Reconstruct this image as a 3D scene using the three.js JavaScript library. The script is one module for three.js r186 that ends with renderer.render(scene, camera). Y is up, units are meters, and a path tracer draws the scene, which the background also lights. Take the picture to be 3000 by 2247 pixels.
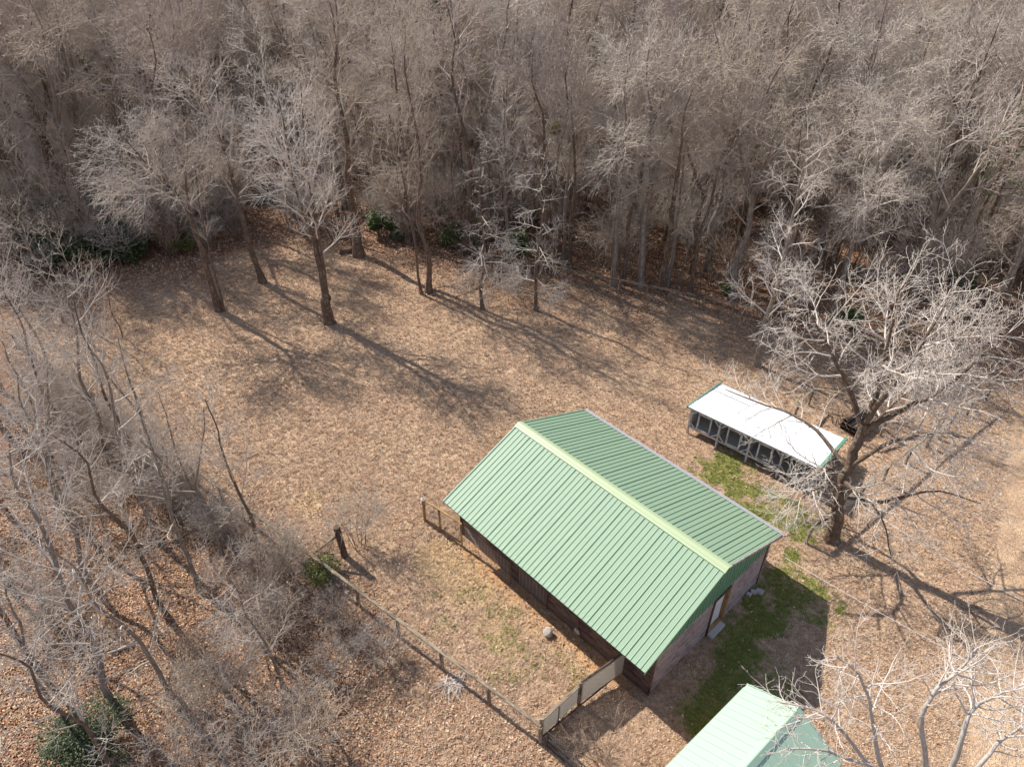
import * as THREE from 'three';
import { mergeGeometries } from 'three/addons/utils/BufferGeometryUtils.js';
import { RoundedBoxGeometry } from 'three/addons/geometries/RoundedBoxGeometry.js';

// ------------------------------------------------------------------ camera, sky, sun, exposure
const scene = new THREE.Scene();
const camera = new THREE.PerspectiveCamera(54.6, 1024 / 766, 0.5, 1500);
camera.position.set(0, 25.853, 0);
{
  const th = 0.65565, ro = 0.00942;
  const F = new THREE.Vector3(0, -Math.sin(th), -Math.cos(th)), R = new THREE.Vector3(1, 0, 0), U = R.clone().cross(F);
  const R2 = R.clone().multiplyScalar(Math.cos(ro)).addScaledVector(U, Math.sin(ro));
  const U2 = U.clone().multiplyScalar(Math.cos(ro)).addScaledVector(R, -Math.sin(ro));
  camera.quaternion.setFromRotationMatrix(new THREE.Matrix4().makeBasis(R2, U2, F.clone().negate()));
}
scene.add(camera);
const SUN = new THREE.Vector3(-0.567, 0.689, -0.451).normalize();
{ // clear winter sky with thin haze, paler toward the horizon and around the sun
  const w = 256, h = 128, d = new Float32Array(w * h * 4);
  for (let j = 0; j < h; j++) for (let i = 0; i < w; i++) {
    const el = ((j + 0.5) / h - 0.5) * Math.PI, az = ((i + 0.5) / w - 0.5) * 2 * Math.PI, y = Math.sin(el), x = Math.cos(el) * Math.cos(az), z = Math.cos(el) * Math.sin(az);
    const t = Math.pow(1 - Math.max(0, y), 2.2), glow = Math.pow(Math.max(0, x * SUN.x + y * SUN.y + z * SUN.z), 10) * 0.5;
    const k = (j * w + i) * 4, L = 1.0;
    d[k] = L * (0.16 + 0.3 * t + glow * 0.5); d[k + 1] = L * (0.225 + 0.27 * t + glow * 0.47); d[k + 2] = L * (0.36 + 0.2 * t + glow * 0.4); d[k + 3] = 1;
  }
  const t = new THREE.DataTexture(d, w, h, THREE.RGBAFormat, THREE.FloatType); t.mapping = THREE.EquirectangularReflectionMapping; t.magFilter = THREE.LinearFilter; t.minFilter = THREE.LinearFilter; t.needsUpdate = true;
  scene.background = t; scene.environment = t;
}
const sun = new THREE.DirectionalLight(new THREE.Color(1, 0.945, 0.86), 4.8);
sun.name = 'sun'; sun.position.copy(SUN).multiplyScalar(120).add(new THREE.Vector3(0, 0, -35));
sun.target.position.set(0, 0, -35); sun.castShadow = true; sun.shadow.mapSize.set(4096, 4096);
Object.assign(sun.shadow.camera, { left: -90, right: 90, top: 110, bottom: -60, near: 1, far: 320 });
scene.add(sun, sun.target);
const renderer = new THREE.WebGLRenderer({ antialias: true });
renderer.toneMapping = THREE.LinearToneMapping;
renderer.toneMappingExposure = 1.55;
renderer.shadowMap.enabled = true;

// ------------------------------------------------------------------ helpers
function rng(seed) { let s = seed >>> 0; return () => { s = (s + 0x6D2B79F5) >>> 0; let t = s; t = Math.imul(t ^ (t >>> 15), t | 1); t ^= t + Math.imul(t ^ (t >>> 7), t | 61); return ((t ^ (t >>> 14)) >>> 0) / 4294967296; }; }
const hash2 = (x, y) => { let h = Math.imul(x, 374761393) + Math.imul(y, 668265263) | 0; h = Math.imul(h ^ (h >>> 13), 1274126177); return ((h ^ (h >>> 16)) >>> 0) / 4294967296; };
function vnoise(x, y, wrap = 0) {
  const xi = Math.floor(x), yi = Math.floor(y); let fx = x - xi, fy = y - yi;
  fx = fx * fx * (3 - 2 * fx); fy = fy * fy * (3 - 2 * fy);
  const w = wrap ? (k) => ((k % wrap) + wrap) % wrap : (k) => k;
  const a = hash2(w(xi), w(yi)), b = hash2(w(xi + 1), w(yi)), c = hash2(w(xi), w(yi + 1)), d = hash2(w(xi + 1), w(yi + 1));
  return a + (b - a) * fx + (c - a) * fy + (a - b - c + d) * fx * fy;
}
function fbm(x, y, o = 4) { let s = 0, a = 0.5, n = 0; for (let i = 0; i < o; i++) { s += a * vnoise(x, y); n += a; a *= 0.5; x = x * 2.03 + 17.1; y = y * 2.03 + 5.7; } return s / n; }
const clamp = (x, a = 0, b = 1) => Math.min(b, Math.max(a, x));
const smooth = (a, b, x) => { const t = clamp((x - a) / (b - a)); return t * t * (3 - 2 * t); };
const lerp = (a, b, t) => a + (b - a) * t;
const lin = (r, g, b) => new THREE.Color().setRGB(r, g, b);
const V = (x, y, z) => new THREE.Vector3(x, y, z);

const taken = new Map();
function numbered(name) { const n = taken.get(name) || 0; taken.set(name, n + 1); return n ? `${name}_${String(n).padStart(3, '0')}` : name; }
function tag(o, label, category, group, kind) { Object.assign(o.userData, { label, category }); if (group) o.userData.group = group; if (kind) o.userData.kind = kind; return o; }
function thing(name, label, category, [x, y, z] = [0, 0, 0], turn = 0, group) {
  const o = new THREE.Group(); o.name = numbered(name); o.position.set(x, y, z); o.rotation.y = turn; scene.add(o);
  return tag(o, label, category, group);
}
function part(name, geo, mat, parent, pos) {
  const m = new THREE.Mesh(geo, mat); m.name = name; m.castShadow = m.receiveShadow = true;
  if (pos) m.position.set(...pos);
  parent.add(m); return m;
}
function sub(name, parent) { const g = new THREE.Group(); g.name = name; parent.add(g); return g; }
function lone(name, geo, mat, label, category, group, kind) { const m = part(numbered(name), geo, mat, scene); return tag(m, label, category, group, kind); }

function dataTex(w, h, fn, srgb = true, rx = 1, ry = 1) {
  const d = new Uint8Array(w * h * 4);
  for (let y = 0; y < h; y++) for (let x = 0; x < w; x++) { const c = fn(x, y); const i = (y * w + x) * 4; d[i] = clamp(c[0], 0, 255); d[i + 1] = clamp(c[1], 0, 255); d[i + 2] = clamp(c[2], 0, 255); d[i + 3] = 255; }
  const t = new THREE.DataTexture(d, w, h); t.wrapS = t.wrapT = THREE.RepeatWrapping; t.magFilter = THREE.LinearFilter; t.minFilter = THREE.LinearMipmapLinearFilter; t.generateMipmaps = true;
  if (srgb) t.colorSpace = THREE.SRGBColorSpace; t.repeat.set(rx, ry); t.needsUpdate = true; return t;
}
// wood: streaks along u, knots and weather stains
function woodTex(seed, lo, hi, stain) {
  return dataTex(512, 128, (x, y) => {
    const s = vnoise(x / 64 * 1 + seed * 13, y / 2.2 + seed * 7) * 0.45 + vnoise(x / 20 + seed, y / 1.1) * 0.3 + vnoise(x / 120, y / 9 + seed) * 0.25;
    const st = smooth(0.52, 0.75, fbm(x / 70 + seed * 3, y / 14, 3)) * stain;
    const crack = vnoise(x / 50 + seed * 9, y / 1.6 + 40) > 0.86 ? 0.55 : 1;
    return [0, 1, 2].map((k) => lerp(lo[k], hi[k], s) * (1 - st) * crack);
  });
}
const std = (o) => new THREE.MeshStandardMaterial(o);
const barkTex = (lo, hi, seed) => dataTex(128, 256, (x, y) => {
  const n = vnoise(x / 5 + seed, y / 34, 0) * 0.55 + vnoise(x / 2.4, y / 9 + seed) * 0.3 + fbm(x / 30 + seed, y / 40, 3) * 0.35;
  const li = smooth(0.62, 0.7, fbm(x / 22 + seed * 5, y / 22, 3)) * 0.5;   // lichen blotches
  return [0, 1, 2].map((k) => lerp(lerp(lo[k], hi[k], clamp(n - 0.1)), [150, 150, 138][k], li));
});

// ------------------------------------------------------------------ barn frame of reference (u along the ridge, v across)
const BC = V(0.316, 0, -25.231), BTURN = -0.80864;
const BA = [Math.cos(-BTURN), Math.sin(-BTURN)], BN = [-BA[1], BA[0]];
const toUV = (x, z) => { const dx = x - BC.x, dz = z - BC.z; return [dx * BA[0] + dz * BA[1], dx * BN[0] + dz * BN[1]]; };
const fromUV = (u, v) => [BC.x + u * BA[0] + v * BN[0], BC.z + u * BA[1] + v * BN[1]];

// ------------------------------------------------------------------ ground
const EDGE = [[-80, -44], [-44, -43.5], [-35.2, -44], [-31.7, -43.9], [-27.5, -45.8], [-24.7, -47], [-22.1, -48], [-19.4, -51.3], [-14.7, -52.2], [-9.7, -50.5], [-5, -48.4], [-0.3, -47.4], [3, -46.3], [9.3, -44.4], [15.1, -41.6], [17.6, -40.1], [21.4, -38.7], [25.6, -38], [31.2, -36.8], [45, -33], [90, -24]];
function edgeZ(x) { for (let i = 1; i < EDGE.length; i++) if (x < EDGE[i][0]) { const [a, b] = [EDGE[i - 1], EDGE[i]]; return lerp(a[1], b[1], (x - a[0]) / (b[0] - a[0])); } return -24; }
const leftFenceZ = (x) => -12.96 + (x - 1.13) * 0.7643;           // line of the long rail fence
const inLeftWoods = (x, z) => z > leftFenceZ(x) ? Math.min((z - leftFenceZ(x)) * 0.8, 9) : -Math.min((leftFenceZ(x) - z) * 0.8, 9);
function blob(x, z, cx, cz, rx, rz, rough = 0.5, f = 0.8) { const n = (fbm(x * f + cx, z * f + cz, 4) - 0.5) * 2 * rough; return smooth(1.15, 0.75, Math.hypot((x - cx) / rx, (z - cz) / rz) + n); }
function cover(x, z) {
  const [u, v] = toUV(x, z);
  const n1 = fbm(x * 0.35, z * 0.35, 4), n2 = fbm(x * 1.3 + 40, z * 1.3, 3);
  const back = z - edgeZ(x);                                        // >0 in the field
  let litter = smooth(9, -1.5, back + (n1 - 0.5) * 11) * 0.85 + smooth(1.5, -1, back) * 0.3;
  const lw = inLeftWoods(x, z); const nearLawn = smooth(-6.5, -3.2, x) * 0.75;
  litter = Math.max(litter, smooth(-1.6, 0.6, lw + (n1 - 0.5) * 2.5) * (1 - nearLawn));
  litter = clamp(litter + (n2 - 0.5) * 0.25);
  let straw = Math.max(blob(u, v, 1.7, 5.3, 2.1, 1.3, 0.6), blob(u, v, 5.4, 6.2, 1.2, 0.7, 0.6) * 0.9, blob(u, v, -6, 7.8, 0.9, 0.7, 0.5) * 0.8, blob(u, v, 3.8, 4.9, 2.2, 0.5, 0.6) * 0.7, blob(u, v, 8, 4.6, 1.6, 0.5, 0.6) * 0.6);
  let orange = smooth(4.9, 4.2, v + (n2 - 0.5) * 1.2) * smooth(3.2, 3.6, v) * smooth(0.2, 1.2, u) * smooth(11, 9.5, u) * 0.85;
  let green = Math.max(blob(u, v, 8.2, -7.4, 3.4, 1.9, 0.9, 0.5), blob(u, v, 4.6, -5.6, 3, 1, 0.8, 0.6) * 0.55, blob(u, v, 12.2, -1, 1.5, 3.6, 0.8, 0.6) * 0.9, blob(u, v, 12.4, -4.6, 1.4, 1.4, 0.8, 0.6) * 0.8, blob(u, v, 13.6, 1.4, 1.6, 1.6, 0.8, 0.6) * 0.4) * smooth(0.38, 0.62, n2 + n1 * 0.3);
  green = Math.max(green, blob(u, v, 5.6, 6.4, 3.4, 1.8, 0.9, 1.1) * 0.3 * smooth(0.5, 0.7, n2));
  return { litter, straw, orange, green, n1, n2, back, u, v, lw };
}
const C = { grass: [0.52, 0.365, 0.24], grass2: [0.44, 0.295, 0.195], litter: [0.23, 0.128, 0.078], straw: [0.6, 0.44, 0.26], orange: [0.5, 0.29, 0.14], green: [0.2, 0.215, 0.045], pale: [0.6, 0.44, 0.3] };
const mix3 = (a, b, t) => [lerp(a[0], b[0], t), lerp(a[1], b[1], t), lerp(a[2], b[2], t)];
function groundColor(x, z) {
  const c = cover(x, z);
  let k = mix3(C.grass, C.grass2, smooth(0.35, 0.65, fbm(x * 2.1, z * 2.1 + 9, 3)));
  k = mix3(k, C.pale, smooth(0.55, 0.72, c.n1) * 0.6);
  k = mix3(k, C.litter, c.litter); k = mix3(k, C.straw, c.straw); k = mix3(k, C.orange, c.orange); k = mix3(k, C.green, c.green * 0.85);
  return k;
}
function groundY(x, z) {
  const [u, v] = toUV(x, z);
  return (fbm(x * 0.12 + 3, z * 0.12, 3) - 0.5) * 0.12 - 0.2 * smooth(6.4, 4, v) * smooth(2.8, 3.4, v) * smooth(-1.5, 0.5, u) * smooth(11.4, 10.4, u);
}
const relief = (x, z) => (fbm(x * 3.1, z * 3.1, 2) - 0.5) * 0.07 + (vnoise(x * 3.4 + 9, z * 3.4) - 0.5) * 0.05;
{
  const lines = (a, b, step, far) => { const l = []; let s = step, p = a; while (p > -far) { s *= 1.22; p -= s; l.unshift(p); } for (let q = a; q < b; q += step) l.push(q); s = step; p = b; while (p < far) { l.push(p); s *= 1.22; p += s; } return l; };
  const xs = lines(-34, 31, 0.15, 620), zs = lines(-54, -9, 0.15, 620), nx = xs.length, nz = zs.length;
  const pos = new Float32Array(nx * nz * 3), col = new Float32Array(nx * nz * 3), uv = new Float32Array(nx * nz * 2), idx = new Uint32Array((nx - 1) * (nz - 1) * 6);
  let p = 0, q = 0, t = 0;
  for (let j = 0; j < nz; j++) for (let i = 0; i < nx; i++) {
    const x = xs[i], z = zs[j], near = x > -34.5 && x < 31.5 && z > -54.5 && z < -8.5;
    let y = groundY(x, z);
    if (near) { y += relief(x, z); }
    const c = groundColor(x, z);
    pos[p] = x; pos[p + 1] = y; pos[p + 2] = z; col[p] = c[0] * 1.45; col[p + 1] = c[1] * 1.45; col[p + 2] = c[2] * 1.45; p += 3; uv[t++] = x / 4; uv[t++] = z / 4;
    if (i < nx - 1 && j < nz - 1) { const a = j * nx + i, b = a + 1, d = a + nx, e = d + 1; idx.set([a, d, b, b, d, e], q); q += 6; }
  }
  const g = new THREE.BufferGeometry(); g.setAttribute('position', new THREE.BufferAttribute(pos, 3)); g.setAttribute('color', new THREE.BufferAttribute(col, 3)); g.setAttribute('uv', new THREE.BufferAttribute(uv, 2)); g.setIndex(new THREE.BufferAttribute(idx, 1)); g.computeVertexNormals();
  const N = 1024, W = 64;
  const thatch = (x, y) => 0.4 * vnoise(x / N * W * 4, y / N * W * 4, W * 4) + 0.35 * vnoise(x / N * W * 2 + 7, y / N * W * 2, W * 2) + 0.25 * vnoise(x / N * W, y / N * W + 3, W);
  const map = dataTex(N, N, (x, y) => { const n = thatch(x, y), f = hash2(x >> 1, y >> 1); const k = 150 + 150 * (n - 0.5) + 50 * (f - 0.5) + 60; return [k, k * 0.985, k * 0.965]; });
  const bump = dataTex(N, N, (x, y) => { const n = 255 * thatch(x, y); return [n, n, n]; }, false);
  part('ground', g, std({ map, bumpMap: bump, bumpScale: 0.05, vertexColors: true, roughness: 1 }), scene);
  const gr = scene.children[scene.children.length - 1]; gr.userData = { kind: 'structure', label: 'dormant tan grass and fallen leaf ground', category: 'ground' };
}

// ------------------------------------------------------------------ building materials
const M = {
  green: std({ color: lin(0.26, 0.37, 0.25), roughness: 0.5, metalness: 0.0 }),
  cap: std({ color: lin(0.39, 0.47, 0.28), roughness: 0.45 }),
  siding: std({ color: lin(0.13, 0.27, 0.17), roughness: 0.45 }),
  shedGreen: std({ color: lin(0.36, 0.5, 0.38), roughness: 0.4 }),
  trimGreen: std({ color: lin(0.12, 0.27, 0.17), roughness: 0.5 }),
  white: std({ color: lin(0.72, 0.71, 0.7), roughness: 0.6 }),
  whiteRoof: std({ color: lin(0.82, 0.84, 0.88), roughness: 0.4, metalness: 0.1 }),
  gutter: std({ color: lin(0.62, 0.6, 0.64), roughness: 0.5 }),
  door: std({ color: lin(0.66, 0.66, 0.64), roughness: 0.5 }),
  concrete: std({ color: lin(0.42, 0.4, 0.38), roughness: 0.95 }),
  stone: std({ color: lin(0.38, 0.34, 0.29), roughness: 0.95 }),
  rust: std({ color: lin(0.13, 0.065, 0.04), roughness: 0.85 }),
  wire: std({ color: lin(0.5, 0.49, 0.48), roughness: 0.45, metalness: 0.6 }),
  darkMetal: std({ color: lin(0.05, 0.05, 0.05), roughness: 0.5, metalness: 0.5 }),
  screen: std({ color: lin(0.1, 0.1, 0.11), roughness: 0.7 }),
  earth: std({ color: lin(0.2, 0.13, 0.09), roughness: 1 }),
};
const woodDark = [0, 1, 2].map((i) => std({ map: woodTex(3 + i, [62, 46, 40], [142, 118, 104], 0.45), roughness: 0.95 }));
const woodGrey = [0, 1, 2].map((i) => std({ map: woodTex(13 + i, [118, 102, 100], [205, 192, 192], 0.35), roughness: 0.95 }));
const woodTan = [0, 1].map((i) => std({ map: woodTex(23 + i, [120, 90, 58], [205, 170, 120], 0.25), roughness: 0.9 }));
const woodFence = [0, 1, 2].map((i) => std({ map: woodTex(33 + i, [96, 82, 66], [186, 170, 146], 0.35), roughness: 0.95 }));
const woodWhite = std({ map: woodTex(43, [170, 168, 166], [232, 230, 228], 0.22), roughness: 0.8 });

// box whose texture runs along its longest side, in metres; off shifts the grain
function plank(w, h, d, off = 0, bevel = 0.006) {
  const g = new RoundedBoxGeometry(w, h, d, 1, Math.min(bevel, w / 4, h / 4, d / 4));
  const p = g.attributes.position, n = g.attributes.normal, uv = g.attributes.uv, ax = w >= h && w >= d ? 0 : h >= d ? 1 : 2;
  const get = (a, i, k) => k === 0 ? a.getX(i) : k === 1 ? a.getY(i) : a.getZ(i);
  for (let i = 0; i < p.count; i++) { let best = (ax + 1) % 3, o = (ax + 2) % 3; if (Math.abs(get(n, i, best)) > Math.abs(get(n, i, o))) best = o; uv.setXY(i, get(p, i, ax) / 2.2 + off * 0.37, get(p, i, best) / 0.55 + off * 0.61); }
  return g;
}
function extrudeX(poly, u0, u1) { // poly: [v, y] corners; runs along u
  const s = new THREE.Shape(poly.map(([v, y]) => new THREE.Vector2(-v, y)));
  const g = new THREE.ExtrudeGeometry(s, { depth: u1 - u0, bevelEnabled: false }); g.rotateY(Math.PI / 2); g.translate(u0, 0, 0); return g;
}
function bar(a, b, r, sides = 6) { // round bar between two points
  const A = V(...a), B = V(...b), L = A.distanceTo(B), g = new THREE.CylinderGeometry(r, r, L, sides, 1);
  g.applyQuaternion(new THREE.Quaternion().setFromUnitVectors(V(0, 1, 0), B.clone().sub(A).normalize())); g.translate(...A.add(B).multiplyScalar(0.5).toArray()); return g;
}
function beamBetween(a, b, w, h, off = 0) { // plank between two points, width w sideways, h upward
  const A = V(...a), B = V(...b), L = A.distanceTo(B), g = plank(L, h, w, off);
  const x = B.clone().sub(A).normalize(), z = x.clone().cross(V(0, 1, 0)).normalize(), y = z.clone().cross(x);
  g.applyMatrix4(new THREE.Matrix4().makeBasis(x, y, z)); g.translate(...A.add(B).multiplyScalar(0.5).toArray()); return g;
}
// ribbed sheet: profile along u, straight from low edge to high edge
function sheet(prof, low, high, nrm) { // prof: [u, h]; low/high: functions of u giving points
  const pos = []; const P = (f, [u, h]) => f(u).addScaledVector(nrm, h);
  for (let i = 0; i < prof.length - 1; i++) { const a = P(low, prof[i]), b = P(low, prof[i + 1]), c = P(high, prof[i + 1]), d = P(high, prof[i]); for (const q of [a, b, c, a, c, d]) pos.push(q.x, q.y, q.z); }
  const g = new THREE.BufferGeometry(); g.setAttribute('position', new THREE.Float32BufferAttribute(pos, 3)); g.computeVertexNormals(); return g;
}
const RIB = 0.2286;
function ribProfile(u0, n, hMain, hLap, minor = 0.005) {
  const p = [];
  for (let k = 0; k < n; k++) { const b = u0 + k * RIB, h = k % 4 === 0 ? hLap : hMain; p.push([b, 0], [b + 0.012, h], [b + 0.036, h], [b + 0.044, 0]); for (const m of [0.088, 0.135, 0.182]) p.push([b + m - 0.014, 0], [b + m - 0.004, minor], [b + m + 0.004, minor], [b + m + 0.014, 0]); }
  p.push([u0 + n * RIB, 0]); return p;
}

// ------------------------------------------------------------------ barn
{
  const t = thing('barn', 'long low wooden barn with green ribbed metal roof beside the fenced yard', 'barn', [BC.x, 0, BC.z], BTURN);
  const RY = 4.203, L = 10.97, WL = 4.457, YL = 2.404, WR = 4.524, YR = 2.42, WV = 3.63, U0 = 0.13, U1 = 10.84;
  const roof = sub('roof', t);
  for (const [W, Y, sgn] of [[WL, YL, 1], [WR, YR, -1]]) {
    const nrm = V(0, W, sgn * (RY - Y)).normalize();
    for (let i = 0; i < 12; i++) {
      const g = sheet(ribProfile(0, 4, 0.027, 0.036), (u) => V(u, Y, sgn * W), (u) => V(u, RY, sgn * 0.01), nrm);
      part('roof_panel', g, M.green, roof, [i * 0.9144, 0, 0]);
    }
    // sub-roof deck and eave trim keep the sheet from being paper thin
    part('roof_deck', extrudeX([[sgn * (W - 0.03), Y - 0.015], [0, RY - 0.012], [0, RY - 0.1], [sgn * (W - 0.03), Y - 0.1]], 0.02, L - 0.02), woodDark[0], roof);
    part('rake_trim', extrudeX([[sgn * (W + 0.005), Y + 0.045], [sgn * 0.15, RY - 0.015], [sgn * 0.15, RY - 0.14], [sgn * (W + 0.005), Y - 0.1]], L - 0.012, L + 0.02), sgn > 0 ? M.green : woodGrey[0], roof);
    part('rake_trim', extrudeX([[sgn * (W + 0.005), Y + 0.045], [sgn * 0.15, RY - 0.015], [sgn * 0.15, RY - 0.14], [sgn * (W + 0.005), Y - 0.1]], -0.02, 0.012), M.green, roof);
  }
  const cl = (RY - YL) / WL, cr = (RY - YR) / WR, cw = 0.24;
  part('ridge_cap', extrudeX([[cw, RY + 0.062 - cw * cl], [0.03, RY + 0.075], [-0.03, RY + 0.075], [-cw, RY + 0.062 - cw * cr], [-cw, RY + 0.04 - cw * cr], [0, RY + 0.05], [cw, RY + 0.04 - cw * cl]], -0.03, L + 0.05), M.cap, roof);
  for (const s of [1, -1]) part('cap_hem', extrudeX([[s * cw * 0.62, RY + 0.078 - cw * 0.62 * cl], [s * cw * 0.5, RY + 0.088 - cw * 0.5 * cl], [s * cw * 0.38, RY + 0.078 - cw * 0.38 * cl]], -0.03, L + 0.05), M.cap, roof);
  // gutter along the field-side eave
  part('gutter', extrudeX([[-WR - 0.02, YR + 0.03], [-WR - 0.035, YR + 0.03], [-WR - 0.035, YR - 0.085], [-WR - 0.14, YR - 0.085], [-WR - 0.14, YR + 0.03], [-WR - 0.125, YR + 0.03], [-WR - 0.125, YR - 0.07], [-WR - 0.05, YR - 0.07], [-WR - 0.02, YR - 0.07]].reverse(), -0.02, L + 0.02), M.gutter, roof);
  // walls of horizontal boards
  const rand = rng(5);
  const side = sub('side_wall', t), back = sub('rear_wall', t), endN = sub('door_wall', t), endF = sub('far_wall', t);
  const lenB = U1 - U0;
  for (let k = 0; k < 12; k++) {
    const h = 0.245, y = -0.32 + k * 0.25 + 0.125;
    if (y > 2.6) break;
    part('board', plank(lenB, h, 0.035, k), k < 4 ? woodDark[(k + 1) % 3] : woodDark[k % 3], side, [(U0 + U1) / 2, y, WV + (rand() - 0.5) * 0.014]);
    part('board', plank(lenB, h, 0.035, k + 5), woodGrey[k % 3], back, [(U0 + U1) / 2, y, -WV + (rand() - 0.5) * 0.014]);
  }
  const doorV0 = -1.02, doorV1 = 0.0, doorTop = 2.16;
  for (let k = 0; k < 14; k++) {
    const h = 0.178, y = -0.2 + k * 0.182 + 0.09, off = k * 1.7;
    if (y > 2.32) break;
    const put = (grp, v0, v1, u, kk) => { const g = plank(v1 - v0, h, 0.03, off + kk); g.rotateY(Math.PI / 2); part('board', g, woodGrey[(k + kk) % 3], grp, [u + (rand() - 0.5) * 0.012, y, (v0 + v1) / 2]); };
    if (y < doorTop + 0.05) { put(endN, -WV, doorV0 - 0.06, U1, 0); put(endN, doorV1 + 0.06, WV, U1, 1); } else put(endN, -WV, WV, U1, 0);
    put(endF, -WV, WV, U0, 2);
  }
  // green ribbed siding in the gables, one panel per 0.914 m, cut to the roof slope
  for (const [grp, u, sg] of [[endN, U1 + 0.02, 1], [endF, U0 - 0.02, -1]]) for (let i = 0; i < 8; i++) {
    const v0 = -3.6576 + i * 0.9144, prof = ribProfile(v0, 4, 0.026, 0.03, 0.004);
    const top = (v) => Math.max(2.27, RY - 0.09 - Math.abs(v) * (v > 0 ? cl : cr));
    part('siding_panel', sheet(prof, (v) => V(u, 2.25 + ((Math.floor(v / RIB) % 2) ? 0.0 : 0.012), v), (v) => V(u, top(v), v), V(sg, 0, 0)), M.siding, grp);
  }
  // corner boards
  for (const [u, v] of [[U1 + 0.012, WV + 0.01], [U1 + 0.012, -WV - 0.01], [U0 - 0.012, WV + 0.01], [U0 - 0.012, -WV - 0.01]]) part('corner_board', plank(0.07, 2.9, 0.07, u), woodDark[0], t, [u, 1.15, v]);
  // door
  const door = sub('door', t), du = U1 - 0.1;
  part('door_leaf', new RoundedBoxGeometry(0.045, 1.98, 0.9, 1, 0.01), M.door, door, [du, 1.12, (doorV0 + doorV1) / 2]);
  for (const [y, h] of [[1.58, 0.7], [0.68, 0.7]]) for (const z of [-0.2, 0.2]) part('door_panel', new RoundedBoxGeometry(0.014, h, 0.3, 1, 0.006), M.white, door, [du + 0.026, y, (doorV0 + doorV1) / 2 + z]);
  part('door_handle', new THREE.SphereGeometry(0.032, 10, 8), M.darkMetal, door, [du + 0.06, 1.05, doorV1 - 0.14]);
  part('door_jamb', plank(0.2, 2.24, 0.09, 3), woodTan[0], door, [U1 - 0.02, 1.05, doorV0 - 0.03]);
  part('door_jamb', plank(0.2, 2.24, 0.05, 4), woodDark[1], door, [U1 - 0.02, 1.05, doorV1 + 0.03]);
  part('door_header', plank(0.2, 0.1, 1.0, 5), woodDark[1], door, [U1 - 0.02, doorTop + 0.02, (doorV0 + doorV1) / 2]);
  part('door_sill', plank(0.24, 0.1, 0.98, 6), woodTan[1], door, [U1 + 0.0, 0.06, (doorV0 + doorV1) / 2]);
  part('foundation', new THREE.BoxGeometry(10.5, 0.3, 7.1), M.earth, t, [(U0 + U1) / 2, -0.13, 0]);
  part('eave_post', plank(0.14, 2.75, 0.14, 2), woodFence[0], t, [U1 - 0.1, 1.0, -WV - 0.35]);
}
{ // step, blocks, stone, shovel next to the barn
  const at = (u, v, y = 0) => { const [x, z] = fromUV(u, v); return [x, y, z]; };
  const st = lone('door_step', plank(0.24, 0.16, 0.92, 1, 0.02), M.concrete, 'pale concrete step below the barn door', 'step'); st.position.set(...at(11.05, -0.4, 0.07)); st.rotation.y = BTURN;
  const bl = [[11.22, -3.3, 0.2, 0.3], [11.05, -3.1, 0.6, 0.24], [10.99, -2.85, 0.1, 0.2]];
  bl.forEach(([u, v, r, s], i) => { const b = lone('concrete_block', plank(s, 0.17, s * 0.75, i, 0.02), M.concrete, ['largest pale concrete block by the barn corner post', 'tilted concrete block between two others at the barn corner', 'smallest concrete block against the foot of the barn door wall'][i], 'block', 'blocks at the barn corner'); b.position.set(...at(u, v, 0.07)); b.rotation.set(0.05 * i, BTURN + r, 0.06); });
  const rg = new THREE.IcosahedronGeometry(0.2, 2), p = rg.attributes.position; for (let i = 0; i < p.count; i++) { const k = 0.8 + 0.4 * fbm(p.getX(i) * 9 + 5, p.getY(i) * 9 + p.getZ(i) * 6, 2); p.setXYZ(i, p.getX(i) * k, p.getY(i) * k * 0.8, p.getZ(i) * k * 1.1); } rg.computeVertexNormals();
  const rk = lone('rock', rg, M.stone, 'rounded grey rock on the sandy yard by the barn', 'rock'); rk.position.set(...at(6.5, 4.55, 0.02));
  const sh = thing('shovel', 'rusty handled shovel with pale blade hung on the barn side wall', 'shovel', at(7.33, 3.75), BTURN);
  part('handle', bar([0, 0.28, 0], [0, 1.3, 0], 0.03, 8), M.rust, sh);
  const bs = new THREE.Shape(); bs.moveTo(-0.06, 0.14); bs.quadraticCurveTo(-0.17, 0.0, -0.14, -0.1); bs.quadraticCurveTo(0, -0.22, 0.14, -0.1); bs.quadraticCurveTo(0.17, 0, 0.06, 0.14); bs.closePath();
  part('blade', new THREE.ExtrudeGeometry(bs, { depth: 0.015, bevelEnabled: true, bevelSize: 0.006, bevelThickness: 0.006, bevelSegments: 1 }), M.stone, sh, [0, 0.2, 0]);
}

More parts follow.
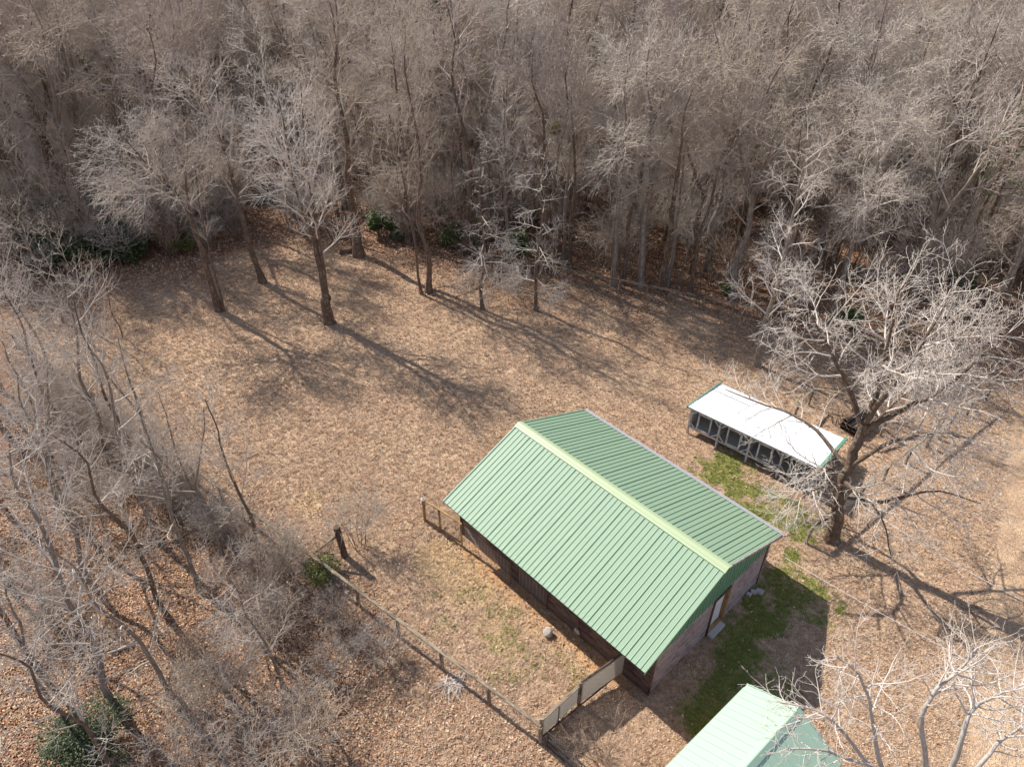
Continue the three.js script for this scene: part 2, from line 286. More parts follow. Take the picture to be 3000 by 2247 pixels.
// ------------------------------------------------------------------ kennel
{
  const KL = 6.63, t = thing('kennel', 'white framed open kennel with white corrugated roof under the spreading tree', 'kennel', [9.254, 0, -29.455], -0.70437);
  // local x along the front, local z toward the yard (front), back is -z
  const D = 3.35, yF = 1.86, yB = 1.2, x0 = -0.14, x1 = KL + 0.1, zF = 0.25, zB = -D - 0.15;
  const roof = sub('roof', t), nrm = V(0, zF - zB, yB - yF).normalize();
  const yAt = (z) => lerp(yF, yB, (zF - z) / (zF - zB));
  for (let k = 0; k < 4; k++) { // four lapped sheets, ribs along the length
    const za = lerp(zF, zB, k / 4), zb = lerp(zF, zB, (k + 1) / 4) - (k < 3 ? 0.05 : 0), n = 5, prof = [];
    for (let i = 0; i < n; i++) { const z = lerp(za, zb, i / n), w = (zb - za) / n; prof.push([z, 0], [z + w * 0.12, 0.022], [z + w * 0.28, 0.022], [z + w * 0.4, 0], [z + w * 0.68, 0], [z + w * 0.72, 0.005], [z + w * 0.78, 0]); } prof.push([zb, 0]);
    const lift = 0.012 * (4 - k);
    part('roof_panel', sheet(prof, (z) => V(x0, yAt(z) + lift, z), (z) => V(x1, yAt(z) + lift, z), nrm), M.whiteRoof, roof);
  }
  part('rafter_deck', extrudeX([[zF - 0.03, yF - 0.01], [zF - 0.03, yF - 0.08], [zB + 0.03, yB - 0.08], [zB + 0.03, yB - 0.01]], x0 + 0.03, x1 - 0.03), woodWhite, roof);
  for (const [x, w] of [[x1 + 0.03, 0.07], [x0 - 0.02, 0.03]]) part('edge_trim', extrudeX([[zF + 0.04, yF + 0.09], [zB - 0.06, yB + 0.09], [zB - 0.06, yB - 0.06], [zF + 0.04, yF - 0.06]], x - w, x + w), M.trimGreen, roof);
  part('lap_strip', beamBetween([x0, yAt(-2.45) + 0.06, -2.45], [x0 + 2.2, yAt(-2.45) + 0.055, -2.45], 0.03, 0.02), M.darkMetal, roof);
  for (let k = 0; k < 5; k++) {
    const x = k * KL / 4;
    part('post', plank(0.1, yF - 0.12, 0.1, k), woodWhite, t, [x, (yF - 0.12) / 2, 0]);
    part('post', plank(0.1, yB + 0.02, 0.1, k + 7), woodWhite, t, [x, (yB + 0.02) / 2, -D]);
    if (k < 4) part('partition', new THREE.BoxGeometry(0.03, 0.7, D - 0.12), woodWhite, t, [x + KL / 8 + 0.8, 0.86, -D / 2]);
    for (const s of [-1, 1]) { if ((k === 0 && s < 0) || (k === 4 && s > 0)) continue; part('brace', beamBetween([x + s * 0.04, yF - 0.5, 0.03], [x + s * 0.34, yF - 0.2, 0.03], 0.04, 0.07, k), woodWhite, t); part('brace', beamBetween([x + s * 0.04, 0.86, 0.03], [x + s * 0.34, 0.56, 0.03], 0.04, 0.06, k + 3), woodWhite, t); }
  }
  part('top_rail', plank(KL - 0.1, 0.1, 0.06, 2), woodWhite, t, [KL / 2, yF - 0.16, 0.005]);
  part('bottom_rail', plank(KL - 0.1, 0.11, 0.06, 4), woodWhite, t, [KL / 2, 0.5, 0.012]);
  part('rear_rail', plank(KL - 0.1, 0.1, 0.05, 5), woodWhite, t, [KL / 2, 0.5, -D]);
  part('floor', plank(KL - 0.1, 0.05, D - 0.1, 1), M.concrete, t, [KL / 2, 0.44, -D / 2]);
  // gates in each bay
  for (let k = 0; k < 4; k++) {
    const gate = sub('gate', t), xa = 0.48 + k * 1.655, xb = xa + 0.68, ya = 0.57, yb = 1.62, z = 0.02;
    for (const x of [xa, xb]) part('stile', plank(0.085, yb - ya, 0.045, k), woodWhite, gate, [x, (ya + yb) / 2, z]);
    part('rail', plank(xb - xa - 0.085, 0.07, 0.045, k), woodWhite, gate, [(xa + xb) / 2, yb - 0.035, z]);
    part('rail', plank(xb - xa - 0.085, 0.07, 0.045, k + 1), woodWhite, gate, [(xa + xb) / 2, ya + 0.035, z]);
    const w = []; for (let i = 1; i < 12; i++) w.push(bar([xa + 0.04, ya + (yb - ya) * i / 12, z], [xb - 0.04, ya + (yb - ya) * i / 12, z], 0.0025, 3)); for (let i = 1; i < 8; i++) w.push(bar([lerp(xa, xb, i / 8), ya, z], [lerp(xa, xb, i / 8), yb, z], 0.0025, 3));
    part('wire_screen', mergeGeometries(w), M.wire, gate).userData.kind = 'stuff';
  }
  // end and rear walls of upright corrugated sheet
  for (const [x, nm] of [[0.03, 'end_wall'], [KL - 0.03, 'end_wall']]) { const prof = []; for (let z = -D + 0.06; z < -0.1; z += 0.1) prof.push([z, 0], [z + 0.025, 0.02], [z + 0.05, 0.02], [z + 0.075, 0]); part(nm, sheet(prof, (z) => V(x, 0.42, z), (z) => V(x, yAt(z) - 0.09, z), V(1, 0, 0)), woodWhite, t); }
  part('rear_screen', new THREE.BoxGeometry(KL - 0.1, 0.55, 0.015), M.screen, t, [KL / 2, 0.8, -D + 0.02]);
}

// ------------------------------------------------------------------ small shed below the barn
{
  const t = thing('shed', 'small shed with pale green metal roof behind the barn door wall', 'shed', [3.07, 0, -9.46], 0.7155);
  // local x runs along the ridge toward the barn, local z across it
  const L = 6.5, HW = 1.75, YE = 2.4, YR = 3.32, roof = sub('roof', t);
  for (const s of [0, 1]) {
    const zE = s ? 2 * HW : 0, nrm = V(0, HW, s ? (YR - YE) : -(YR - YE)).normalize();
    for (let i = 0; i < 22; i++) {
      const w = 0.302, prof = [[0, 0], [0.008, 0.022], [0.022, 0.022], [0.03, 0], [w, 0]];
      if (i * w > L) break;
      part('roof_panel', sheet(prof, (u) => V(u, YE, zE), (u) => V(u, YR, HW + (s ? 0.01 : -0.01)), nrm), M.shedGreen, roof, [i * w, 0, 0]);
    }
    part('roof_deck', extrudeX(s ? [[HW, YR - 0.012], [2 * HW - 0.02, YE - 0.015], [2 * HW - 0.02, YE - 0.09], [HW, YR - 0.09]] : [[0.02, YE - 0.015], [HW, YR - 0.012], [HW, YR - 0.09], [0.02, YE - 0.09]], 0.02, L - 0.02), woodTan[0], roof);
    part('eave_trim', plank(L, 0.07, 0.03, s), M.shedGreen, roof, [L / 2, YE - 0.03, zE + (s ? 0.005 : -0.005)]);
  }
  const k = (YR - YE) / HW;
  part('ridge_cap', extrudeX([[HW - 0.2, YR + 0.045 - 0.2 * k], [HW - 0.02, YR + 0.06], [HW + 0.02, YR + 0.06], [HW + 0.2, YR + 0.045 - 0.2 * k], [HW + 0.2, YR + 0.02 - 0.2 * k], [HW, YR + 0.035], [HW - 0.2, YR + 0.02 - 0.2 * k]], 0, L + 0.03), M.shedGreen, roof);
  part('rake_trim', extrudeX([[-0.02, YE + 0.03], [HW, YR + 0.02], [2 * HW + 0.02, YE + 0.03], [2 * HW + 0.02, YE - 0.09], [HW, YR - 0.1], [-0.02, YE - 0.09]], L + 0.15, L + 0.18), M.shedGreen, roof);
  const wall = sub('wall', t);
  for (let i = 0; i < 13; i++) {
    const y = 0.09 + i * 0.185;
    part('board', plank(L - 0.5, 0.18, 0.03, i), woodTan[i % 2], wall, [L / 2 + 0.05, y, 0.28]);
    part('board', plank(L - 0.5, 0.18, 0.03, i + 3), woodTan[i % 2], wall, [L / 2 + 0.05, y, 2 * HW - 0.28]);
    const g = plank(2 * HW - 0.6, 0.18, 0.03, i); g.rotateY(Math.PI / 2); part('board', g, woodTan[(i + 1) % 2], wall, [0.28, y, HW]);
    const g2 = plank(2 * HW - 0.6, 0.18, 0.03, i); g2.rotateY(Math.PI / 2); part('board', g2, woodTan[(i + 1) % 2], wall, [L - 0.2, y, HW]);
  }
  for (const x of [0.28, L - 0.2]) part('gable', extrudeX([[0.3, 2.44], [HW, YR - 0.12], [2 * HW - 0.3, 2.44]], x - 0.015, x + 0.015), woodTan[0], wall);
}

// ------------------------------------------------------------------ fences
function roundPost(h, r, seed) {
  const g = new THREE.CylinderGeometry(r * 0.94, r, h, 10, 4), p = g.attributes.position, uv = g.attributes.uv;
  for (let i = 0; i < p.count; i++) { const n = 1 + (vnoise(Math.atan2(p.getX(i), p.getZ(i)) * 2 + seed, p.getY(i) * 2) - 0.5) * 0.1; p.setX(i, p.getX(i) * n); p.setZ(i, p.getZ(i) * n); const a = uv.getX(i), b = uv.getY(i); uv.setXY(i, b * h / 2.2 + seed * 0.3, a * 1.4 + seed); }
  g.computeVertexNormals(); return g;
}
const postGeo = [0, 1, 2].map((i) => roundPost(1.5, 0.075, i));
function wireMesh(a, b, y0, y1, dx, dy, r = 0.003) {
  const w = [], L = Math.hypot(b[0] - a[0], b[1] - a[1]), n = Math.round(L / dx), m = Math.round((y1 - y0) / dy);
  for (let i = 0; i <= n; i++) { const x = lerp(a[0], b[0], i / n), z = lerp(a[1], b[1], i / n); w.push(bar([x, y0, z], [x, y1, z], r, 3)); }
  for (let j = 0; j <= m; j++) { const y = lerp(y0, y1, j / m); w.push(bar([a[0], y, a[1]], [b[0], y, b[1]], r, 3)); }
  return mergeGeometries(w);
}
function railFence(name, label, pts, o = {}) { // pts: post places; rail on top, second rail optional
  const { h = 1.15, two = false, mesh = true, sag = 0, skip = [], rw = 0.05, rh = 0.13, mats = woodFence, flat = true } = o;
  const t = thing(name, label, 'fence', [pts[0][0], 0, pts[0][1]]), ox = pts[0][0], oz = pts[0][1], r = rng(Math.round(ox * 31 + 900));
  pts.forEach(([x, z], i) => { if (skip.includes(i)) return; const p = part('post', postGeo[i % 3], mats[i % mats.length], t, [x - ox, h - 0.72 - (r() * 0.03), z - oz]); p.rotation.set((r() - 0.5) * 0.09, r() * 6, (r() - 0.5) * 0.09); });
  for (let i = 0; i < pts.length - 1; i++) {
    const a = [pts[i][0] - ox, h + (r() - 0.5) * 0.05 + 0.03, pts[i][1] - oz], b = [pts[i + 1][0] - ox, h + (r() - 0.5) * 0.05 + 0.03, pts[i + 1][1] - oz];
    part('rail', beamBetween(a, b, flat ? rh : rw, flat ? rw : rh, i), mats[(i + 1) % mats.length], t);
    if (two) part('rail', beamBetween([a[0], 0.5, a[2]], [b[0], 0.52, b[2]], rw, rh, i + 2), mats[i % mats.length], t);
  }
  if (mesh) { const g = []; for (let i = 0; i < pts.length - 1; i++) g.push(wireMesh([pts[i][0] - ox, pts[i][1] - oz], [pts[i + 1][0] - ox, pts[i + 1][1] - oz], 0.08, h - 0.05, 0.15, 0.13)); part('wire_mesh', mergeGeometries(g), M.wire, t).userData.kind = 'stuff'; }
  return t;
}
const along = (a, b, n) => Array.from({ length: n + 1 }, (_, i) => [lerp(a[0], b[0], i / n), lerp(a[1], b[1], i / n)]);
railFence('rail_fence', 'long grey rail fence with wire mesh between woods and grass field', along([1.1, -12.95], [-29.8, -36.6], 17));
railFence('rail_fence', 'weathered post and rail fence along the back woods edge', along([-1.6, -47.1], [33.5, -33.3], 20), { h: 1.05, mesh: false, flat: false });
railFence('rail_fence', 'dark rail fence with wire mesh running past the spreading tree', along([13.24, -22.08], [26.4, -32.41], 8), { h: 1.12 });
railFence('rail_fence', 'short rail stub joined to the trunk of the spreading tree', [[13.3, -22.2], [14.2, -22.6]], { h: 1.0, mesh: false, skip: [0, 1] });
railFence('rail_fence', 'thin railed pen behind the kennel', [[15.2, -30.6], [16.4, -31.9], [18.6, -31.3], [19.4, -29.4], [18.0, -28.8]], { h: 1.15, mesh: false });
{ // old leaning post with brace
  const t = thing('old_post', 'thick weathered leaning post with a slanted brace in the brush', 'post', [-7.3, 0, -21.1]);
  const p = part('post', roundPost(2.0, 0.15, 4), woodDark[2], t, [0, 0.9, 0]); p.rotation.z = 0.06;
  part('brace', beamBetween([-0.05, 1.45, 0.02], [-1.3, 0.5, 0.4], 0.09, 0.09), woodFence[0], t);
}
{ // wire panel fence at the barn corner
  const pts = [[-3.94, -23.21], [-3.19, -22.67], [-2.17, -21.84]], o = pts[0];
  const t = thing('yard_fence', 'short tan post fence with wire panels at the far barn corner', 'fence', [o[0], 0, o[1]]);
  pts.forEach(([x, z], i) => part('post', plank(i ? 0.09 : 0.12, i ? 1.38 : 1.46, i ? 0.09 : 0.12, i), woodTan[i % 2], t, [x - o[0], 0.67, z - o[1]]));
  part('post_cap', new THREE.ConeGeometry(0.15, 0.12, 4).rotateY(0.8), M.concrete, t, [0, 1.46, 0]);
  for (let i = 0; i < 2; i++) { const a = [pts[i][0] - o[0], pts[i][1] - o[1]], b = [pts[i + 1][0] - o[0], pts[i + 1][1] - o[1]]; part('rail', beamBetween([a[0], 1.36, a[1]], [b[0], 1.34, b[1]], 0.09, 0.05, i), woodTan[0], t); part('rail', beamBetween([a[0], 0.08, a[1]], [b[0], 0.08, b[1]], 0.04, 0.09, i), woodTan[1], t); part('wire_mesh', wireMesh(a, b, 0.1, 1.32, 0.06, 0.06), M.wire, t).userData.kind = 'stuff'; }
}
{ // welded wire panels leaning along the barn wall
  const mk = (label, u0, u1, v0, v1, h) => { const [ax, az] = fromUV(u0, v0), [bx, bz] = fromUV(u1, v1), t = thing('wire_panel', label, 'wire panel', [ax, 0, az]); part('wire_grid', wireMesh([0, 0], [bx - ax, bz - az], 0, h, 0.2, 0.1, 0.005), M.wire, t).userData.kind = 'stuff'; part('stake', bar([bx - ax, -0.2, bz - az], [bx - ax, h + 0.05, bz - az], 0.025, 5), M.rust, t); };
  mk('long galvanised wire panel along the barn wall from the tan posts', 0.78, 3.7, 4.08, 3.95, 1.2);
  mk('short galvanised wire panel leaning on the middle of the barn wall', 4.0, 5.6, 3.72, 3.7, 0.95);
}
{ // lattice fence from the corner to the barn
  const a = [1.12, -13.1], m = [2.54, -14.42], b = [4.24, -15.66];
  const t = thing('lattice_fence', 'wooden diagonal lattice fence joining the rail corner to the barn', 'fence', [a[0], 0, a[1]]);
  const q = [[0, 0], [0.62, -0.66], [m[0] - a[0], m[1] - a[1]], [b[0] - a[0], b[1] - a[1]]];
  [[0, 1.5, 0.15], [1, 1.1, 0.08], [2, 1.5, 0.12]].forEach(([i, h, w]) => part('post', plank(w, h, w, i), woodFence[i], t, [q[i][0], h / 2 - 0.05, q[i][1]]));
  const lat = (p, r, h, off) => { // crossing slats clipped to the panel
    const L = Math.hypot(r[0] - p[0], r[1] - p[1]), ex = [(r[0] - p[0]) / L, (r[1] - p[1]) / L], s = [];
    for (const d of [1, -1]) for (let c = -h; c < L + h; c += 0.085) {
      let x0 = d > 0 ? c : c + h, y0 = 0, x1 = d > 0 ? c + h : c, y1 = h; // line from (x0,0) to (x1,h)
      const cut = (X) => { const k = (X - x0) / (x1 - x0); return [X, k * h]; };
      let A = [x0, 0], B = [x1, h]; const lo = Math.min(x0, x1), hi = Math.max(x0, x1); if (hi < 0.02 || lo > L - 0.02) continue;
      if (A[0] < 0) A = cut(0); if (A[0] > L) A = cut(L); if (B[0] < 0) B = cut(0); if (B[0] > L) B = cut(L);
      if (Math.hypot(A[0] - B[0], A[1] - B[1]) < 0.05) continue;
      const z = off + d * 0.006, P = ([x, y]) => [p[0] + ex[0] * x - ex[1] * z, 0.1 + y, p[1] + ex[1] * x + ex[0] * z];
      const A3 = P(A), B3 = P(B), g = new THREE.BoxGeometry(Math.hypot(A[0] - B[0], A[1] - B[1]), 0.034, 0.009);
      const X = V(...B3).sub(V(...A3)).normalize(), Z = V(-ex[1], 0, ex[0]), Y = Z.clone().cross(X); g.applyMatrix4(new THREE.Matrix4().makeBasis(X, Y, Z)); g.translate((A3[0] + B3[0]) / 2, (A3[1] + B3[1]) / 2, (A3[2] + B3[2]) / 2); s.push(g);
    }
    return mergeGeometries(s);
  };
  const latMat = std({ color: lin(0.5, 0.45, 0.38), roughness: 0.9 });
  part('lattice', lat(q[0], q[2], 1.22, -0.03), latMat, t).userData.kind = 'stuff';
  part('lattice', lat(q[2], q[3], 1.28, 0.04), latMat, t).userData.kind = 'stuff';
  part('rail', beamBetween([q[0][0], 1.28, q[0][1]], [q[2][0], 1.28, q[2][1]], 0.1, 0.05, 1), woodFence[1], t);
  part('rail', beamBetween([q[2][0], 1.42, q[2][1]], [q[3][0], 1.42, q[3][1]], 0.06, 0.09, 2), woodDark[1], t);
  part('rail', beamBetween([q[0][0], 0.09, q[0][1]], [q[3][0], 0.09, q[3][1]], 0.04, 0.09, 3), woodDark[0], t);
}
{ // dark tube gate hanging off the corner
  const a = [1.34, -12.8], b = [3.5, -10.7], t = thing('metal_gate', 'dark tube gate with wire hung on the rail fence corner post', 'gate', [a[0], 0, a[1]]), d = [b[0] - a[0], b[1] - a[1]];
  for (const y of [0.15, 0.45, 0.75, 1.08]) part('tube', bar([0, y, 0], [d[0], y, d[1]], 0.024, 8), M.darkMetal, t);
  for (const k of [0, 0.5, 1]) part('upright', bar([d[0] * k, 0.1, d[1] * k], [d[0] * k, 1.1, d[1] * k], 0.026, 8), M.darkMetal, t);
  part('wire_mesh', wireMesh([0, 0], d, 0.15, 1.06, 0.1, 0.1, 0.003), M.darkMetal, t).userData.kind = 'stuff';
}
{ // overhead cables
  const cable = (label, pts, r) => lone('overhead_cable', new THREE.TubeGeometry(new THREE.CatmullRomCurve3(pts.map((p) => V(...p))), 60, r, 5), M.white, label, 'cable');
  cable('thick white cable slung across the lawn from the spreading tree', [[14.7, 3.1, -21.35], [17.14, 2.9, -18.77], [18.92, 2.95, -16.93], [24, 3.4, -11.6]], 0.014);
  cable('thin pale cable slung across the lawn from the barn corner', [[10.9, 2.5, -19.2], [13.63, 2.9, -16.25], [16.69, 3.0, -13.63], [22, 3.4, -9]], 0.008);
}
{ // pond glimpsed through the trunks
  const s = new THREE.Shape(); for (let i = 0; i < 40; i++) { const a = i / 40 * Math.PI * 2, r = 1 + (fbm(Math.cos(a) * 2 + 5, Math.sin(a) * 2, 3) - 0.5) * 0.7; s[i ? 'lineTo' : 'moveTo'](Math.cos(a) * 5 * r, Math.sin(a) * 3.5 * r); }
  const g = new THREE.ShapeGeometry(s, 6); g.rotateX(-Math.PI / 2);
  const m = part('pond', g, std({ color: lin(0.03, 0.035, 0.03), roughness: 0.05 }), scene, [-20.5, 0.12, -60]); m.userData = { kind: 'structure', label: 'small still pond between the trunks reflecting the sky', category: 'pond' };
}

// ------------------------------------------------------------------ bare trees
class Wood { // growing buffer of tapered round limbs
  constructor() { this.p = []; this.n = []; this.u = []; this.i = []; }
  tube(pts, rad, sides) {
    const base = this.p.length / 3, T = V(0, 0, 0), N = V(0, 0, 0), B = V(0, 0, 0); let len = 0;
    T.copy(pts[1]).sub(pts[0]).normalize(); N.set(Math.abs(T.y) > 0.9 ? 1 : 0, Math.abs(T.y) > 0.9 ? 0 : 1, 0).cross(T).normalize();
    for (let k = 0; k < pts.length; k++) {
      if (k) len += pts[k].distanceTo(pts[k - 1]);
      T.copy(pts[Math.min(k + 1, pts.length - 1)]).sub(pts[Math.max(k - 1, 0)]).normalize();
      N.addScaledVector(T, -N.dot(T)).normalize(); B.copy(T).cross(N);
      for (let s = 0; s < sides; s++) {
        const a = s / sides * Math.PI * 2, c = Math.cos(a), d = Math.sin(a), nx = N.x * c + B.x * d, ny = N.y * c + B.y * d, nz = N.z * c + B.z * d, r = rad[k];
        this.p.push(pts[k].x + nx * r, pts[k].y + ny * r, pts[k].z + nz * r); this.n.push(nx, ny, nz); this.u.push(s / sides * 2, len / 1.6);
        if (k < pts.length - 1) { const s2 = (s + 1) % sides, q = base + k * sides; this.i.push(q + s, q + s2, q + sides + s, q + s2, q + sides + s2, q + sides + s); }
      }
    }
  }
  geo() {
    const g = new THREE.BufferGeometry(); g.setAttribute('position', new THREE.Float32BufferAttribute(this.p, 3)); g.setAttribute('normal', new THREE.Float32BufferAttribute(this.n, 3)); g.setAttribute('uv', new THREE.Float32BufferAttribute(this.u, 2)); g.setIndex(this.i); TRIS += this.i.length / 3; return g;
  }
}
let TRIS = 0;
const UPV = V(0, 1, 0);
// sp: { H, r, t0, len1, shape, lv: [ , {n, ang, wig, up, seg, sides}, {n, len, ...}, ... ], stems }
function growTree(seed, sp) {
  const R = rng(seed), trunk = new Wood(), crown = new Wood(), rs = () => R() * 2 - 1;
  const tmp = V(0, 0, 0);
  const perp = (d, az) => { const a = Math.abs(d.y) < 0.95 ? V(0, 1, 0) : V(1, 0, 0); const x = a.cross(d).normalize(), y = d.clone().cross(x); return x.multiplyScalar(Math.cos(az)).addScaledVector(y, Math.sin(az)); };
  const minR = sp.minR || 0.009;
  function limb(p0, d0, len, r0, lvl) {
    const L = sp.lv[lvl], n = L.seg, pts = [p0.clone()], d = d0.clone(), step = len / n, rad = [r0], tip = Math.max(minR * 0.55, r0 * 0.28);
    for (let k = 1; k <= n; k++) {
      d.x += rs() * L.wig; d.y += rs() * L.wig * 0.7 + L.up * (L.curve ? k / n : 1); d.z += rs() * L.wig; d.normalize();
      pts.push(pts[k - 1].clone().addScaledVector(d, step * (0.8 + 0.4 * R()))); rad.push(lerp(r0, tip, Math.pow(k / n, 0.8)));
    }
    (lvl <= (sp.trunkLv ?? 0) ? trunk : crown).tube(pts, rad, L.sides);
    sprout(pts, rad, len, lvl, L.t0 ?? 0.25);
  }
  function sprout(pts, rad, len, lvl, t0, count, len1) {
    const C = sp.lv[lvl + 1]; if (!C) return;
    const n = Math.max(1, Math.round((count ?? C.n) * (lvl ? clamp(len / (C.ref || len), 0.35, 1.6) : 1) + rs() * 0.6)); let az = R() * 6.28;
    for (let k = 0; k < n; k++) {
      const last = k === n - 1 && lvl > 0, t = last ? 0.97 : t0 + (1 - t0) * (k + 0.15 + R() * 0.7) / n, f = t * (pts.length - 1), i = Math.min(pts.length - 2, Math.floor(f)), w = f - i;
      const p = pts[i].clone().lerp(pts[i + 1], w), d = pts[i + 1].clone().sub(pts[i]).normalize(), pr = lerp(rad[i], rad[i + 1], w);
      az += 2.4 + rs() * 0.7;
      const ang = last ? 0.25 * R() : C.ang * (0.75 + 0.5 * R()), cd = d.clone().multiplyScalar(Math.cos(ang)).addScaledVector(perp(d, az), Math.sin(ang));
      if (C.lift) cd.y += C.lift * (0.5 + R()); cd.normalize();
      const tt = (t - t0) / (1 - t0), l = lvl === 0 ? (len1 ?? sp.len1) * (sp.shape ? sp.shape(tt) : 0.45 + 0.55 * Math.sin(Math.PI * (0.2 + 0.75 * tt))) * (0.7 + 0.6 * R()) : len * C.len * (1.15 - 0.6 * t) * (0.7 + 0.6 * R());
      limb(p, cd, l, Math.max(minR, Math.min(pr * 0.72, l * (C.thick || 0.016) + 0.004)), lvl + 1);
    }
  }
  const stems = sp.stems || autoStems(sp, R);
  for (const s of stems) {
    // refine the given points with a little waviness
    const c = new THREE.CatmullRomCurve3(s.pts.map((p) => Array.isArray(p) ? V(...p) : p)), n = s.seg || 14, pts = [], rad = [];
    for (let k = 0; k <= n; k++) { const t = k / n, q = c.getPoint(t); if (k && !s.base0) { q.x += rs() * s.r0 * 0.25; q.z += rs() * s.r0 * 0.25; } pts.push(q); let r = lerp(s.r0, s.r1, Math.pow(t, 0.85)); if (s.flare && t < 0.12) r *= 1 + s.flare * Math.pow(1 - t / 0.12, 2); rad.push(r); }
    trunk.tube(pts, rad, s.sides || 9);
    if (s.n) sprout(pts, rad, c.getLength(), 0, s.t0 ?? 0.4, s.n, s.len1);
    if (s.tuft) for (let k = 0; k < s.tuft; k++) { const e = pts[pts.length - 1], d = e.clone().sub(pts[pts.length - 2]).normalize(), cd = d.addScaledVector(perp(d, k * 2.4), 0.5).normalize(); limb(e, cd, (s.len1 || sp.len1) * (0.5 + 0.3 * R()), s.r1 * 0.7, 1); }
  }
  return { trunk: trunk.geo(), crown: crown.geo() };
}
function autoStems(sp, R) {
  const H = sp.H, lean = sp.lean || 0.06, a = R() * 6.28, lx = Math.cos(a) * lean * H, lz = Math.sin(a) * lean * H, wob = () => (R() - 0.5) * H * 0.035, out = [];
  const pt = (t) => V(lx * t * t + wob(), H * t, lz * t * t + wob());
  const fork = sp.fork || 0;
  if (!fork) { out.push({ pts: [V(0, -0.25, 0), pt(0.15), pt(0.33), pt(0.52), pt(0.72), pt(0.88), pt(1)], r0: sp.r, r1: 0.02, flare: 0.7, n: sp.n1, t0: sp.t0, seg: 16 }); return out; }
  const f = V(lx * fork * fork, H * fork, lz * fork * fork), nl = sp.leaders || 2;
  out.push({ pts: [V(0, -0.25, 0), V(wob(), H * fork * 0.35, wob()), V(lx * 0.4 * fork * fork + wob(), H * fork * 0.7, wob()), f], r0: sp.r, r1: sp.r * 0.72, flare: 0.7, n: Math.round(sp.n1 * 0.15), t0: 0.6, seg: 10 });
  for (let k = 0; k < nl; k++) {
    const az = a + k * 6.28 / nl + R() * 0.8, sp2 = sp.spread || 0.2, top = H * (1 - 0.12 * R()), dx = Math.cos(az), dz = Math.sin(az), g = (t) => V(f.x + dx * sp2 * H * Math.pow(t, 0.8) + wob() * t, lerp(f.y, top, t), f.z + dz * sp2 * H * Math.pow(t, 0.8) + wob() * t);
    out.push({ pts: [f.clone(), g(0.25), g(0.5), g(0.75), g(1)], r0: sp.r * 0.6, r1: 0.02, n: Math.round(sp.n1 * 0.95 / nl), t0: 0.12, seg: 12 });
  }
  return out;
}
const LVS = {
  hard: [null, { n: 12, ang: 0.85, wig: 0.16, up: 0.07, seg: 6, sides: 5, thick: 0.017 }, { n: 8, len: 0.5, ang: 0.8, wig: 0.22, up: 0.05, seg: 4, sides: 4, ref: 3, t0: 0.2 }, { n: 6, len: 0.5, ang: 0.75, wig: 0.26, up: 0.05, seg: 3, sides: 3, ref: 1.5, t0: 0.15 }, { n: 4, len: 0.6, ang: 0.7, wig: 0.3, up: 0.03, seg: 2, sides: 3, ref: 0.8, t0: 0.15 }],
  spread: [null, { n: 12, ang: 0.95, wig: 0.22, up: 0.02, seg: 7, sides: 5, thick: 0.018 }, { n: 9, len: 0.5, ang: 0.85, wig: 0.28, up: 0.0, seg: 5, sides: 4, ref: 2.6, t0: 0.15 }, { n: 6, len: 0.5, ang: 0.8, wig: 0.3, up: -0.02, seg: 4, sides: 3, ref: 1.3, t0: 0.15 }, { n: 4, len: 0.6, ang: 0.75, wig: 0.34, up: -0.03, seg: 3, sides: 3, ref: 0.7, t0: 0.15 }],
  droop: [null, { n: 30, ang: 1.45, wig: 0.16, up: -0.03, seg: 6, sides: 4, thick: 0.012 }, { n: 8, len: 0.5, ang: 0.8, wig: 0.24, up: -0.05, seg: 4, sides: 3, ref: 2, t0: 0.2 }, { n: 5, len: 0.55, ang: 0.75, wig: 0.3, up: -0.03, seg: 3, sides: 3, ref: 1, t0: 0.15 }, { n: 3, len: 0.6, ang: 0.7, wig: 0.3, up: 0, seg: 2, sides: 3, ref: 0.6, t0: 0.2 }],
  slim: [null, { n: 14, ang: 0.7, wig: 0.16, up: 0.06, seg: 5, sides: 4, thick: 0.014 }, { n: 6, len: 0.5, ang: 0.75, wig: 0.24, up: 0.05, seg: 4, sides: 3, ref: 2, t0: 0.2 }, { n: 5, len: 0.55, ang: 0.7, wig: 0.28, up: 0.04, seg: 3, sides: 3, ref: 1, t0: 0.2 }, { n: 3, len: 0.6, ang: 0.7, wig: 0.3, up: 0.02, seg: 2, sides: 3, ref: 0.6, t0: 0.2 }],
  brush: [null, { n: 7, ang: 0.55, wig: 0.22, up: 0.05, seg: 4, sides: 3, thick: 0.012 }, { n: 6, len: 0.55, ang: 0.75, wig: 0.3, up: 0.02, seg: 3, sides: 3, ref: 1, t0: 0.2 }, { n: 4, len: 0.6, ang: 0.75, wig: 0.34, up: 0, seg: 2, sides: 3, ref: 0.6, t0: 0.2 }],
};
const B = {
  brown: std({ map: barkTex([58, 44, 36], [150, 126, 106], 3), roughness: 0.95 }),
  grey: std({ map: barkTex([84, 74, 66], [176, 162, 148], 11), roughness: 0.95 }),
  pale: std({ map: barkTex([130, 120, 112], [222, 214, 206], 19), roughness: 0.9 }),
};
const TW = { tan: std({ color: lin(0.47, 0.385, 0.31), roughness: 0.9 }), grey: std({ color: lin(0.5, 0.435, 0.375), roughness: 0.9 }), mauve: std({ color: lin(0.43, 0.355, 0.31), roughness: 0.9 }), pale: std({ color: lin(0.6, 0.53, 0.465), roughness: 0.85 }), brown: std({ color: lin(0.36, 0.265, 0.195), roughness: 0.9 }) };
function proto(seed, sp, bark, twig) { const g = growTree(seed, sp), o = new THREE.Group(); o.userData.mats = null; part('trunk', g.trunk, bark, o); part('crown', g.crown, twig, o); o.userData = {}; return o; }
